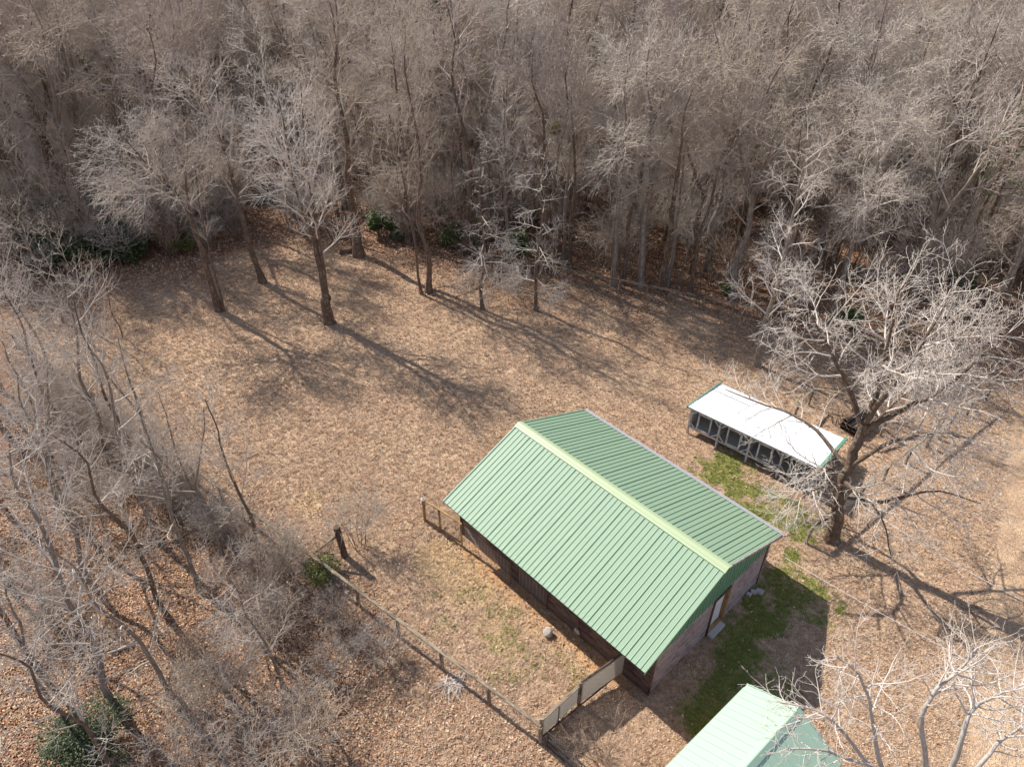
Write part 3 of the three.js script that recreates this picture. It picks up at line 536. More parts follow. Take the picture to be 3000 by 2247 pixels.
function plant(pr, name, label, category, group, x, z, turn = 0, s = 1, tilt = [0, 0], y = 0) {
  const o = pr.clone(); o.name = numbered(name); o.userData = { label, category }; if (group) o.userData.group = group;
  o.position.set(x, y + groundY(x, z), z); o.rotation.set(tilt[0], turn, tilt[1], 'ZXY'); o.scale.setScalar(s); scene.add(o); return o;
}

// forest kinds
const KIND = [
  [{ H: 16, r: 0.23, t0: 0.42, n1: 15, len1: 3.6, lv: LVS.hard }, B.brown, TW.tan, 'tall straight bare tree with dark trunk in the back woods'],
  [{ H: 17, r: 0.25, fork: 0.45, leaders: 2, spread: 0.13, n1: 16, len1: 3.4, lv: LVS.hard }, B.grey, TW.grey, 'tall grey bare tree with forked trunk in the back woods'],
  [{ H: 15, r: 0.2, t0: 0.38, n1: 14, len1: 3.4, lean: 0.1, lv: LVS.slim }, B.brown, TW.mauve, 'slim leaning bare tree with fine mauve twigs in the back woods'],
  [{ H: 15.5, r: 0.24, fork: 0.5, leaders: 3, spread: 0.18, n1: 17, len1: 3, lv: LVS.spread }, B.grey, TW.tan, 'three-stemmed bare tree with crooked tan crown in the back woods'],
  [{ H: 14, r: 0.2, t0: 0.4, n1: 14, len1: 3.8, lv: LVS.spread }, B.grey, TW.grey, 'crooked bare tree with grey twigs in the back woods'],
  [{ H: 18, r: 0.24, t0: 0.5, n1: 15, len1: 3.4, lv: LVS.hard }, B.brown, TW.mauve, 'very tall bare tree with high mauve crown in the back woods'],
  [{ H: 16, r: 0.23, fork: 0.38, leaders: 2, spread: 0.2, n1: 17, len1: 3.2, lv: LVS.spread }, B.brown, TW.tan, 'wide forked bare tree with tan twigs in the back woods'],
  [{ H: 14.5, r: 0.18, t0: 0.35, n1: 18, len1: 2.8, lv: LVS.slim }, B.grey, TW.pale, 'narrow pale-twigged bare tree in the back woods'],
];
const kinds = KIND.map(([sp, b, t], i) => proto(100 + i * 7, { minR: 0.012, ...sp }, b, t));
const saps = [proto(301, { H: 8, r: 0.07, t0: 0.25, n1: 12, len1: 1.7, lv: LVS.slim, minR: 0.01 }, B.grey, TW.grey), proto(302, { H: 6.5, r: 0.055, t0: 0.2, n1: 12, len1: 1.6, lv: LVS.slim, minR: 0.01 }, B.brown, TW.brown), proto(303, { H: 9.5, r: 0.08, t0: 0.4, n1: 11, len1: 1.8, lean: 0.1, lv: LVS.slim, minR: 0.01 }, B.brown, TW.tan)];
function brushSpec(seed, n, h) { const R = rng(seed), st = []; for (let k = 0; k < n; k++) { const a = R() * 6.28, r = R() * 0.5, hh = h * (0.6 + 0.5 * R()), o = 0.3 + R() * 0.6; st.push({ pts: [V(Math.cos(a) * r, -0.05, Math.sin(a) * r), V(Math.cos(a) * (r + o * 0.3), hh * 0.45, Math.sin(a) * (r + o * 0.3)), V(Math.cos(a + 0.4) * (r + o * 0.8), hh * 0.8, Math.sin(a + 0.4) * (r + o * 0.8)), V(Math.cos(a) * (r + o * 1.2), hh, Math.sin(a) * (r + o * 1.2))], r0: 0.02, r1: 0.007, n: 6, t0: 0.2, seg: 6, sides: 4, len1: h * 0.42 }); } return { stems: st, lv: LVS.brush, len1: 1, minR: 0.007 }; }
const brush = [proto(321, brushSpec(1, 8, 2.2), B.grey, TW.grey), proto(322, brushSpec(2, 10, 1.7), B.brown, TW.brown), proto(323, brushSpec(3, 9, 2.8), B.grey, TW.tan)];

// ---- the individual trees of the field, placed where they stand
{
  // twin-trunked tree in the field
  const S1 = { stems: [
    { pts: [[0, -0.25, 0], [0, 1.0, 0], [0.01, 1.9, 0]], r0: 0.36, r1: 0.3, flare: 0.6, seg: 6 },
    { pts: [[0.05, 1.6, 0], [0.07, 4.5, -0.05], [0.2, 7.5, -0.05], [0.22, 9.7, -0.1], [0.2, 11.7, -0.2], [0.5, 14.6, -0.3]], r0: 0.2, r1: 0.025, n: 22, t0: 0.2, len1: 3.2 },
    { pts: [[-0.05, 1.6, 0], [-0.05, 4.2, 0.1], [-0.2, 6.4, 0.1], [-0.64, 8.7, 0.1], [-0.75, 10.5, 0.1], [-0.72, 12, 0], [-0.8, 13.9, -0.2]], r0: 0.17, r1: 0.025, n: 20, t0: 0.28, len1: 3.0 }], lv: LVS.hard, len1: 3, minR: 0.009 };
  plant(proto(401, S1, B.brown, TW.pale), 'bare_tree', 'tall twin-trunked grey tree standing in the open field', 'tree', null, -11.64, -39.8);
  const S2 = { stems: [
    { pts: [[0, -0.25, 0], [-0.07, 3.8, 0], [-0.19, 5.8, 0], [-0.46, 7.7, 0], [-1.1, 8.9, 0.2], [-1.8, 10.1, 0.4], [-2.4, 11.4, 0.5]], r0: 0.2, r1: 0.02, flare: 0.6, n: 20, t0: 0.42, len1: 3.4 },
    { pts: [[-0.19, 5.6, 0], [-0.2, 7.3, -0.2], [-0.05, 8.7, -0.4], [0.4, 10.3, -0.6], [0.6, 11.6, -0.7]], r0: 0.1, r1: 0.018, n: 12, t0: 0.2, len1: 2.8 }], lv: LVS.spread, len1: 3, minR: 0.009 };
  plant(proto(402, S2, B.brown, TW.grey), 'bare_tree', 'dark bare tree with a slender companion stem in the leafy corner of the field', 'tree', null, -19.09, -41.04);
  plant(saps[2], 'sapling', 'slender dark stem growing against the dark field corner tree', 'tree', null, -18.75, -40.95, 1, 1.0);
  plant(proto(403, { H: 14, r: 0.22, t0: 0.4, n1: 18, len1: 3.4, lean: 0.03, lv: LVS.hard }, B.brown, TW.grey), 'bare_tree', 'dark straight tree with long shadow behind the twin-trunked tree', 'tree', null, -17.28, -44.8, 0.5, 1, [0, 0.05]);
  plant(proto(404, { H: 17, r: 0.34, t0: 0.35, n1: 20, len1: 3.8, lean: 0.03, lv: LVS.hard }, B.brown, TW.tan), 'bare_tree', 'thickest dark trunk at the edge of the back woods by a log', 'tree', null, -11.3, -48.8, 1.2);
  plant(proto(405, { H: 16.5, r: 0.2, t0: 0.4, n1: 18, len1: 3, lean: 0.02, lv: LVS.slim }, B.brown, TW.tan), 'bare_tree', 'straight dark tree paired with a thin stem on the leafy field', 'tree', null, -5.75, -43.7, 2);
  plant(saps[2], 'sapling', 'thin stem standing close beside the straight dark tree', 'tree', null, -6.15, -43.45, 2.6, 1.25);
  const con = (H, n1) => ({ H, r: 0.13, t0: 0.1, n1, len1: 2.5, lean: 0.02, lv: LVS.droop, shape: (t) => 1 - 0.65 * t, minR: 0.008 });
  plant(proto(406, con(10.5, 34), B.brown, TW.pale), 'bare_tree', 'shorter tree with pale drooping twigs down its dark trunk', 'tree', null, -1.96, -41.6);
  plant(proto(407, con(11, 24), B.brown, TW.pale), 'bare_tree', 'slim tree with sparse pale side twigs on the leafy field', 'tree', null, 1.53, -41.4, 0, 1);
  plant(proto(408, { H: 13.5, r: 0.17, t0: 0.2, n1: 26, len1: 2.6, lean: 0.03, lv: LVS.spread, shape: (t) => 1 - 0.5 * t, minR: 0.008 }, B.grey, TW.pale), 'bare_tree', 'pale twiggy leaning tree in the field beyond the kennel', 'tree', null, 14.6, -35.5, 0.4, 1, [0, 0.02]);
}
{ // the big spreading tree beside the kennel
  const lv = LVS.spread, st = (pts, r0, n, t0 = 0.25, len1 = 2.6) => ({ pts, r0, r1: 0.022, n, t0, len1, seg: 16, sides: 7, tuft: 2 });
  const S = { stems: [
    { pts: [[0, -0.3, 0], [-0.15, 1.2, -0.05], [-0.35, 2.5, -0.1], [-0.44, 4, -0.2], [-0.41, 5.2, -0.3], [-0.35, 6.6, -0.4]], r0: 0.3, r1: 0.19, flare: 0.6, seg: 14, sides: 12 },
    st([[-0.42, 4.3, -0.25], [-0.91, 4.6, -0.9], [-1.53, 5.06, -1.8], [-2.45, 5.12, -2.8], [-3.43, 4.98, -3.6], [-4.75, 5.1, -4.4]], 0.12, 13, 0.35, 2),
    st([[-0.36, 6.3, -0.38], [-1.02, 7.67, -0.9], [-1.97, 9.11, -1.4], [-2.6, 10.06, -1.9], [-3.31, 11.1, -2.2]], 0.14, 13, 0.25),
    st([[-0.35, 6.5, -0.4], [-0.16, 7.7, -0.6], [-0.31, 9.12, -0.8], [-0.36, 10.9, -1], [-0.5, 12.3, -1.2]], 0.15, 13, 0.25),
    st([[-0.35, 6.5, -0.4], [-0.09, 8.2, -0.2], [0.51, 9.85, -0.4], [0.92, 11.2, -0.6], [1.29, 12.5, -1]], 0.14, 13, 0.25),
    st([[-0.34, 6.2, -0.35], [0.73, 7.8, 0.1], [1.89, 8.64, 0], [2.84, 9.7, -0.3], [3.93, 10.7, -0.8]], 0.13, 14, 0.25),
    st([[-0.36, 2.7, -0.1], [0.92, 3.1, 0.6], [1.64, 3.9, 1], [2.53, 4.6, 1.4], [4.13, 4.3, 1.8]], 0.1, 13, 0.25, 2.2),
    st([[-0.42, 4.3, -0.2], [0.2, 6.2, 0.5], [0.8, 6.97, 0.9], [1.77, 7.5, 1.2], [2.87, 7.1, 1.4]], 0.11, 13, 0.25, 2.4),
    st([[-0.43, 3.6, -0.1], [-0.65, 4.2, 0.8], [-0.6, 4.6, 1.6], [0.02, 4.1, 2.4], [0.61, 2.6, 3]], 0.09, 13, 0.25, 1.9),
    st([[-0.4, 3.0, -0.1], [-1.5, 4.0, 0.6], [-2.5, 4.2, 1.2], [-3.3, 3.6, 1.6]], 0.09, 12, 0.25, 1.9),
    st([[-0.42, 3.4, -0.15], [-1.0, 3.9, -0.6], [-1.9, 3.6, -0.4], [-2.6, 2.7, 0.2]], 0.08, 14, 0.2, 1.9),
    st([[-0.42, 5, -0.3], [0.6, 6, -1.2], [1.8, 6.9, -1.9], [3.2, 7.6, -2.4]], 0.1, 13, 0.3, 2.4)], lv, len1: 2.6, minR: 0.008 };
  plant(proto(409, S, B.brown, TW.pale), 'bare_tree', 'big spreading bare tree with pale drooping branches over the kennel', 'tree', null, 14.5, -22.3);
  const S10 = { stems: [
    { pts: [[0, -0.3, 0], [-0.5, 1.2, 0.1], [-1.2, 2.6, 0.25], [-1.6, 3.4, 0.3]], r0: 0.26, r1: 0.2, flare: 0.5, seg: 10, sides: 12 },
    st([[-1.55, 3.3, 0.3], [-2.01, 5.67, 0.3], [-2.62, 7.26, 0.2], [-2.76, 8.1, 0], [-2.39, 8.6, -0.3], [-1.95, 8.9, -0.5], [-1.56, 9.4, -0.8]], 0.1, 15, 0.5, 1.6),
    st([[-1.2, 2.6, 0.25], [-1.15, 5.56, 0.2], [-1.14, 6.76, -0.2], [-0.9, 7.07, -0.5], [-0.28, 7.24, -0.8], [0.53, 7.44, -1]], 0.1, 15, 0.5, 1.6),
    st([[-0.5, 1.5, 0.1], [-0.4, 3.6, 0.1], [-0.19, 5.16, 0], [0.36, 5.57, -0.4], [1.22, 5.65, -0.8], [1.9, 5.9, -1]], 0.1, 14, 0.5, 1.7),
    st([[-1.6, 3.3, 0.3], [-2.6, 4.9, 0.5], [-3.39, 6.07, 0.5], [-3.85, 7.24, 0.2], [-4.15, 8.22, 0], [-4.63, 9.11, -0.3], [-5.15, 9.45, -0.5]], 0.09, 15, 0.5, 1.5),
    st([[-1.8, 3.7, 0.3], [-3.0, 5.4, 0.5], [-3.86, 6.36, 0.6], [-4.95, 7.72, 0.3], [-5.4, 8.0, 0.1], [-6.25, 7.9, -0.2]], 0.08, 14, 0.55, 1.3),
    st([[-2.1, 4.1, 0.5], [-3.2, 5.9, 0.8], [-4.03, 6.87, 0.9], [-4.75, 7.08, 0.8], [-5.45, 7.5, 0.8], [-6.3, 7.5, 0.8]], 0.07, 12, 0.6, 1.0)], lv, len1: 1.8, minR: 0.006 };
  plant(proto(410, S10, B.pale, TW.pale), 'bare_tree', 'smooth pale-barked tree with branches reaching over the small shed roof', 'tree', null, 13.2, -9.9);
}
// ---- trunks along the back fence
const EDGEGRP = 'trunks along the back fence';
[[2.29, -47.1, 2, 1.0], [2.81, -46.2, 5, 0.85], [3.66, -48.2, 7, 0.9], [4.01, -47.4, 0, 0.8], [6.97, -44.9, 4, 1.05], [7.55, -45.1, 2, 0.95], [8.7, -44.6, 1, 1.0], [10.1, -44.2, 6, 1.0], [10.6, -44.9, 7, 0.9], [11.95, -43.6, 2, 0.85], [-3.2, -49.4, 5, 0.95], [-7.9, -51, 0, 0.95], [-0.6, -48.6, 7, 0.9], [14.8, -43.2, 3, 0.95], [17.4, -41.6, 6, 0.9], [20.5, -40.3, 4, 0.95], [24.5, -39.6, 1, 0.9], [29, -38.4, 3, 0.95], [33, -37, 6, 0.9]]
  .forEach(([x, z, k, s], i) => plant(kinds[k], 'bare_tree', KIND[k][3].replace('in the back woods', 'rising close behind the back fence'), 'tree', EDGEGRP, x, z, i * 1.7, s, [0, 0]));
// ---- the big dark trunks at the evergreen corner
[[-34.8, -54.1, 0, 1.05], [-38.9, -55.4, 5, 1.05], [-32.4, -52.8, 2, 1.1], [-43.5, -57.5, 0, 1.1]].forEach(([x, z, k, s], i) => plant(kinds[k], 'bare_tree', KIND[k][3].replace('in the back woods', 'rising out of the evergreen thicket'), 'tree', 'trunks in the evergreen thicket', x, z, i * 2.1 + 0.4, s));
// ---- woods beyond the left fence
const nearKinds = [
  [proto(501, { H: 11, r: 0.13, t0: 0.3, n1: 13, len1: 2.6, lean: 0.1, lv: LVS.hard, minR: 0.007 }, B.grey, TW.grey), 'grey lichen-barked bare tree in the leafy woods behind the long rail fence'],
  [proto(502, { H: 9.5, r: 0.11, fork: 0.5, leaders: 2, spread: 0.14, n1: 13, len1: 2.2, lv: LVS.hard, minR: 0.007 }, B.grey, TW.tan), 'forked grey bare tree in the leafy woods behind the long rail fence'],
  [proto(503, { H: 10.5, r: 0.12, t0: 0.25, n1: 16, len1: 2.2, lean: 0.06, lv: LVS.slim, minR: 0.007 }, B.brown, TW.grey), 'slender brown bare tree in the leafy woods behind the long rail fence'],
  [proto(504, { H: 8.5, r: 0.1, t0: 0.3, n1: 12, len1: 2.4, lean: 0.12, lv: LVS.spread, minR: 0.007 }, B.grey, TW.grey), 'short crooked bare tree in the leafy woods behind the long rail fence'],
];
const NEARG = 'trees in the leafy woods behind the long rail fence';
[[-13.82, -13.83, 0, 1.1], [-11.93, -14.03, 3, 1.1], [-13.62, -17.7, 2, 1], [-12.96, -19.2, 1, 0.95], [-10.55, -20.5, 2, 0.85], [-12.65, -21.1, 1, 0.9], [-8.4, -14.9, 3, 0.75], [-15.54, -21.7, 0, 1], [-15.4, -13.1, 3, 0.9], [-17.8, -25.6, 2, 0.95], [-19.4, -26.2, 0, 1], [-28.4, -32.3, 3, 1.1], [-16.6, -25.4, 1, 0.9], [-17.2, -19.2, 0, 0.95], [-19.5, -22.6, 1, 1], [-21.8, -25.8, 3, 1], [-23.4, -29, 2, 0.9], [-17.8, -15.6, 2, 1], [-21, -19.5, 0, 1.05], [-16.4, -11.2, 1, 1], [-24.5, -24.5, 1, 1], [-26.2, -28.8, 0, 1], [-19.5, -13.8, 3, 1], [-12.4, -11, 2, 0.9], [-14.2, -23.2, 3, 0.8], [-25.4, -32.8, 2, 0.9], [-30.5, -30, 0, 1], [-28, -25, 2, 1]]
  .forEach(([x, z, k, s], i) => plant(nearKinds[k][0], 'bare_tree', nearKinds[k][1], 'tree', NEARG, x, z, i * 2.4 + 0.7, s));
// ---- the back woods: nearest trees one by one, the far mass as one
{
  const R = rng(77), spots = [], sap = [];
  for (let gz = -46; gz > -166; gz -= 4.1) for (let gx = -116; gx < 116; gx += 4.1) {
    const x = gx + (R() - 0.5) * 3.4, z = gz + (R() - 0.5) * 3.4, k = Math.floor(R() * kinds.length), s = 0.86 + R() * 0.3, turn = R() * 6.28, tl = [(R() - 0.5) * 0.1, (R() - 0.5) * 0.1];
    if (z > edgeZ(x) - 3.5 || Math.abs(x) > -z * 0.66 + 9) continue;
    if (Math.hypot(x + 20.5, (z + 60) * 1.2) < 5.2) continue;
    spots.push({ x, z, k, s, turn, tl, d: Math.hypot(x, z, 26) });
  }
  for (let i = 0; i < 1000; i++) { const z = -44 - Math.pow(R(), 1.2) * 95, x = (R() * 2 - 1) * (-z * 0.64 + 8), k = Math.floor(R() * 3), s = 0.7 + R() * 0.6, turn = R() * 6.28; if (z > edgeZ(x) - 1.5 || Math.hypot(x + 20.5, z + 60) < 5) continue; sap.push({ x, z, k, s, turn, tl: [(R() - 0.5) * 0.2, (R() - 0.5) * 0.2], d: Math.hypot(x, z, 26) }); }
  spots.sort((a, b) => a.d - b.d); sap.sort((a, b) => a.d - b.d);
  const NI = 235, NS = 150;
  spots.slice(0, NI).forEach((q) => plant(kinds[q.k], 'bare_tree', KIND[q.k][3], 'tree', 'bare trees of the back woods', q.x, q.z, q.turn, q.s, q.tl));
  const sl = ['thin grey sapling among the trunks of the back woods', 'small brown sapling among the trunks of the back woods', 'tall thin leaning sapling among the trunks of the back woods'];
  sap.slice(0, NS).forEach((q) => plant(saps[q.k], 'sapling', sl[q.k], 'tree', 'saplings of the back woods', q.x, q.z, q.turn, q.s, q.tl));
  const mass = new THREE.Group(); mass.name = 'distant_woods'; tag(mass, 'dense far mass of bare winter trees beyond the fence', 'woods', null, 'stuff'); scene.add(mass);
  const m4 = new THREE.Matrix4(), e = new THREE.Euler(0, 0, 0, 'ZXY'), qt = new THREE.Quaternion();
  const fill = (list, protos) => protos.forEach((pr, k) => {
    const l = list.filter((q) => q.k === k); if (!l.length) return;
    for (const child of pr.children) { const im = new THREE.InstancedMesh(child.geometry, child.material, l.length); im.name = child.name; im.castShadow = im.receiveShadow = true; l.forEach((q, i) => { e.set(q.tl[0], q.turn, q.tl[1]); m4.compose(V(q.x, -0.05, q.z), qt.setFromEuler(e), V(q.s, q.s, q.s)); im.setMatrixAt(i, m4); }); im.userData.kind = 'stuff'; mass.add(im); }
  });
  fill(spots.slice(NI), kinds); fill(sap.slice(NS), saps);
  const br = []; for (let i = 0; i < 2300; i++) { const z = -43 - Math.pow(R(), 1.15) * 105, x = (R() * 2 - 1) * (-z * 0.64 + 8), k = Math.floor(R() * 3), s = 0.8 + R() * 1.3, turn = R() * 6.28; const openFloor = x > 1 && x < 34 && z > -56; if (z > edgeZ(x) - 1 || Math.hypot(x + 20.5, z + 60) < 5 || (openFloor && R() < 0.75)) continue; br.push({ x, z, k, s, turn, tl: [0, 0], d: Math.hypot(x, z, 26) }); }
  br.sort((a, b) => a.d - b.d);
  const bl = ['grey leafless shrub under the trees of the back woods', 'low brown leafless shrub under the trees of the back woods', 'tall tan leafless shrub under the trees of the back woods'];
  br.slice(0, 120).forEach((q) => plant(brush[q.k], 'bare_shrub', bl[q.k], 'shrub', 'leafless shrubs of the back woods', q.x, q.z, q.turn, q.s));
  fill(br.slice(120), brush);
}

// ------------------------------------------------------------------ leafless brush of the near woods
{
  const R = rng(91), lbl = ['grey leafless shrub in the leaf litter behind the long rail fence', 'low brown leafless bramble in the leaf litter behind the long rail fence', 'tall tan leafless shrub in the leaf litter behind the long rail fence'];
  const spots = [];
  for (let i = 0; i < 34; i++) { const t = R(), x = lerp(-4, -27, t) + (R() - 0.5) * 2, z = leftFenceZ(x) + 0.6 + R() * 1.6; spots.push([x, z]); }
  for (let i = 0; i < 26; i++) { const x = -9 - R() * 17, z = leftFenceZ(x) + 2 + R() * 9; if (z < -9.5) spots.push([x, z]); }
  for (let i = 0; i < 8; i++) spots.push([-8.2 + (R() - 0.5) * 3.2, -19.2 + (R() - 0.5) * 4.2]);
  spots.forEach(([x, z]) => { const k = Math.floor(R() * 3); plant(brush[k], 'bare_shrub', lbl[k], 'shrub', 'leafless shrubs behind the long rail fence', x, z, R() * 6.28, 0.5 + R() * 0.55); });
  [[-6.4, -15.1, 0, 0.75, 'small bare bush on the grass outside the rail fence'], [-6.9, -12.4, 2, 1.1, 'wide pale bare bush at the grass edge below the small bush'], [-8.2, -12.1, 0, 1.2, 'wide pale bare bush beside the bramble at the grass edge'], [3.3, -12.6, 1, 0.9, 'thin wispy bare bush growing by the dark tube gate'], [-6.6, -21.6, 2, 0.9, 'bare bush around the thick leaning post'], [17.6, -30.2, 1, 0.9, 'dark tangled bush inside the railed pen'], [18.7, -30.8, 1, 0.8, 'low dark bramble inside the railed pen']]
    .forEach(([x, z, k, s, l]) => plant(brush[k], 'bare_shrub', l, 'shrub', null, x, z, x * 3, s));
  [[-26, -38.5, 0.9], [-24, -37.8, 0.8], [-28.5, -39.5, 1], [-31, -41, 1]].forEach(([x, z, s], i) => plant(saps[i % 2], 'sapling', 'pale sapling at the far end of the long rail fence', 'tree', 'saplings at the far fence end', x, z, i, s));
}
// ------------------------------------------------------------------ evergreens
const LEAF = new Map();
function leafMass(seed, lobes, n, size, cols, shell = 0.75) { // pointed folded leaves spread through lobes
  const R = rng(seed), pos = [], nor = [], col = [], idx = [], q = new THREE.Quaternion(), e = new THREE.Euler(), tot = lobes.reduce((a, l) => a + l[3] * l[4] * l[5], 0);
  for (const [cx, cy, cz, rx, ry, rz] of lobes) {
    const k = Math.round(n * rx * ry * rz / tot);
    for (let i = 0; i < k; i++) {
      const a = R() * 6.283, u = R() * 2 - 1, s = Math.sqrt(1 - u * u), dx = s * Math.cos(a), dy = u, dz = s * Math.sin(a);
      const gap = fbm(dx * 2.5 + seed + cx, dy * 2.5 + dz * 2 + cz, 3); if (gap < 0.4) continue;
      const rr = (shell + (1 - shell) * R() + (gap - 0.5) * 0.7) * (R() < 0.25 ? 0.6 + 0.4 * R() : 1), X = cx + dx * rx * rr, Y = cy + dy * ry * rr, Z = cz + dz * rz * rr; if (Y < 0.02) continue;
      e.set((R() - 0.5) * 1.7, R() * 6.283, (R() - 0.5) * 1.7); q.setFromEuler(e);
      const L = size * (0.7 + 0.6 * R()), w = L * 0.27, P = [V(0, 0, -L / 2), V(-w, L * 0.08, 0), V(0, -L * 0.04, L / 2), V(w, L * 0.08, 0)].map((v) => v.applyQuaternion(q)), N = V(0, 1, 0).applyQuaternion(q), b = pos.length / 3, c = cols[Math.floor(R() * cols.length)], m = 0.8 + 0.4 * R();
      for (const v of P) { pos.push(X + v.x, Y + v.y, Z + v.z); nor.push(N.x, N.y, N.z); col.push(c[0] * m, c[1] * m, c[2] * m); } idx.push(b, b + 1, b + 2, b, b + 2, b + 3);
    }
  }
  const g = new THREE.BufferGeometry(); g.setAttribute('position', new THREE.Float32BufferAttribute(pos, 3)); g.setAttribute('normal', new THREE.Float32BufferAttribute(nor, 3)); g.setAttribute('color', new THREE.Float32BufferAttribute(col, 3)); g.setIndex(idx); TRIS += idx.length / 3; return g;
}
const leafGloss = std({ vertexColors: true, roughness: 0.38 }), leafDull = std({ vertexColors: true, roughness: 0.7 });
const DARKG = [[0.05, 0.075, 0.028], [0.07, 0.095, 0.035], [0.1, 0.12, 0.055], [0.15, 0.15, 0.09]], YELG = [[0.14, 0.15, 0.03], [0.19, 0.19, 0.05], [0.1, 0.13, 0.03]], MIDG = [[0.06, 0.11, 0.02], [0.09, 0.14, 0.03], [0.12, 0.15, 0.04]];
function lobes(seed, n, r, h) { const R = rng(seed), o = []; for (let i = 0; i < n; i++) { const a = R() * 6.28, d = Math.sqrt(R()) * r * 0.75, y = h * (0.25 + 0.6 * R()) * (1 - 0.35 * d / r), s = r * (0.35 + 0.25 * R()); o.push([Math.cos(a) * d, y, Math.sin(a) * d, s, s * 0.75, s]); } return o; }
function shrubProto(seed, n, r, h, count, size, cols, mat) {
  const o = new THREE.Group(), R = rng(seed + 5), w = new Wood(), lb = lobes(seed, n, r, h);
  for (const [x, y, z] of lb) w.tube([V(x * 0.15, -0.1, z * 0.15), V(x * 0.4 + (R() - 0.5) * 0.2, y * 0.5, z * 0.4 + (R() - 0.5) * 0.2), V(x, y, z)], [0.05, 0.035, 0.012], 5);
  part('stem', w.geo(), B.brown, o); part('foliage', leafMass(seed, lb, count, size, cols), mat, o); return o;
}
const EV = { big: shrubProto(601, 11, 2.1, 4, 9000, 0.2, DARKG, leafGloss), big2: shrubProto(602, 9, 1.8, 3.2, 7000, 0.19, DARKG.concat(MIDG), leafGloss), mid: shrubProto(603, 6, 1.1, 2.6, 3600, 0.16, MIDG, leafGloss), yellow: shrubProto(604, 6, 1.3, 2.4, 2600, 0.15, YELG, leafDull), fine: shrubProto(605, 12, 1.5, 2.0, 12000, 0.085, [[0.05, 0.075, 0.03], [0.075, 0.1, 0.04], [0.11, 0.13, 0.06]], leafDull) };
[[-34, -46.8, 'big', 1], [-31.2, -46.4, 'big2', 1.1], [-36.5, -47.5, 'big2', 1.15], [-29, -47.8, 'big', 0.9], [-32.6, -49.2, 'big', 1.1], [-38.8, -49.5, 'big', 1.1], [-35.6, -51.5, 'big2', 1.2], [-27, -48.4, 'big2', 0.8]].forEach(([x, z, k, s], i) => plant(EV[k], 'evergreen_shrub', 'glossy dark broadleaf evergreen shrub of the thicket at the field corner', 'shrub', 'evergreen thicket at the field corner', x, z, i * 1.3, s));
[[-0.1, -48, 'mid', 1.15, 'bright green holly bush behind the pale drooping tree'], [-3.9, -50, 'big2', 0.85, 'dark evergreen bush deeper in the woods beside the holly'], [-10.2, -51.6, 'mid', 1, 'green bush beside the thickest dark trunk'], [-8.6, -52.4, 'big2', 0.75, 'dark evergreen bush behind the thickest dark trunk'], [21.3, -39.4, 'mid', 0.8, 'lone dark green bush by the back fence beyond the spreading tree'], [-13.9, -12.4, 'fine', 1, 'dense fine-leaved evergreen bush at the foot of the grey trees'], [-7.9, -19.9, 'yellow', 0.62, 'yellow green vine tangle beside the leaning post'], [16.1, -55, 'mid', 1.1, 'green bush among grey twigs behind the back fence'], [18.8, -58.6, 'yellow', 1.3, 'yellow green bush deep behind the back fence'], [-24.3, -49.2, 'yellow', 0.8, 'yellow green bush at the end of the evergreen thicket'], [14.5, -43.5, 'mid', 0.5, 'small green bush at the back fence rail'], [30.2, -44, 'mid', 0.9, 'green bush among the woods beyond the far fence end']]
  .forEach(([x, z, k, s, l], i) => plant(EV[k], 'evergreen_shrub', l, 'shrub', null, x, z, i, s));
{ // scattered understory green, deep in the woods
  const R = rng(17); for (let i = 0; i < 42; i++) { const z = -52 - R() * 40, x = -40 + R() * 62, k = R() < 0.6 ? 'yellow' : 'mid'; if (z > edgeZ(x) - 3) continue; plant(EV[k], 'evergreen_shrub', k === 'mid' ? 'small green bush half hidden under the bare back woods' : 'yellow green bush half hidden under the bare back woods', 'shrub', 'green bushes under the back woods', x, z, R() * 6, 0.6 + R() * 0.8); }
}
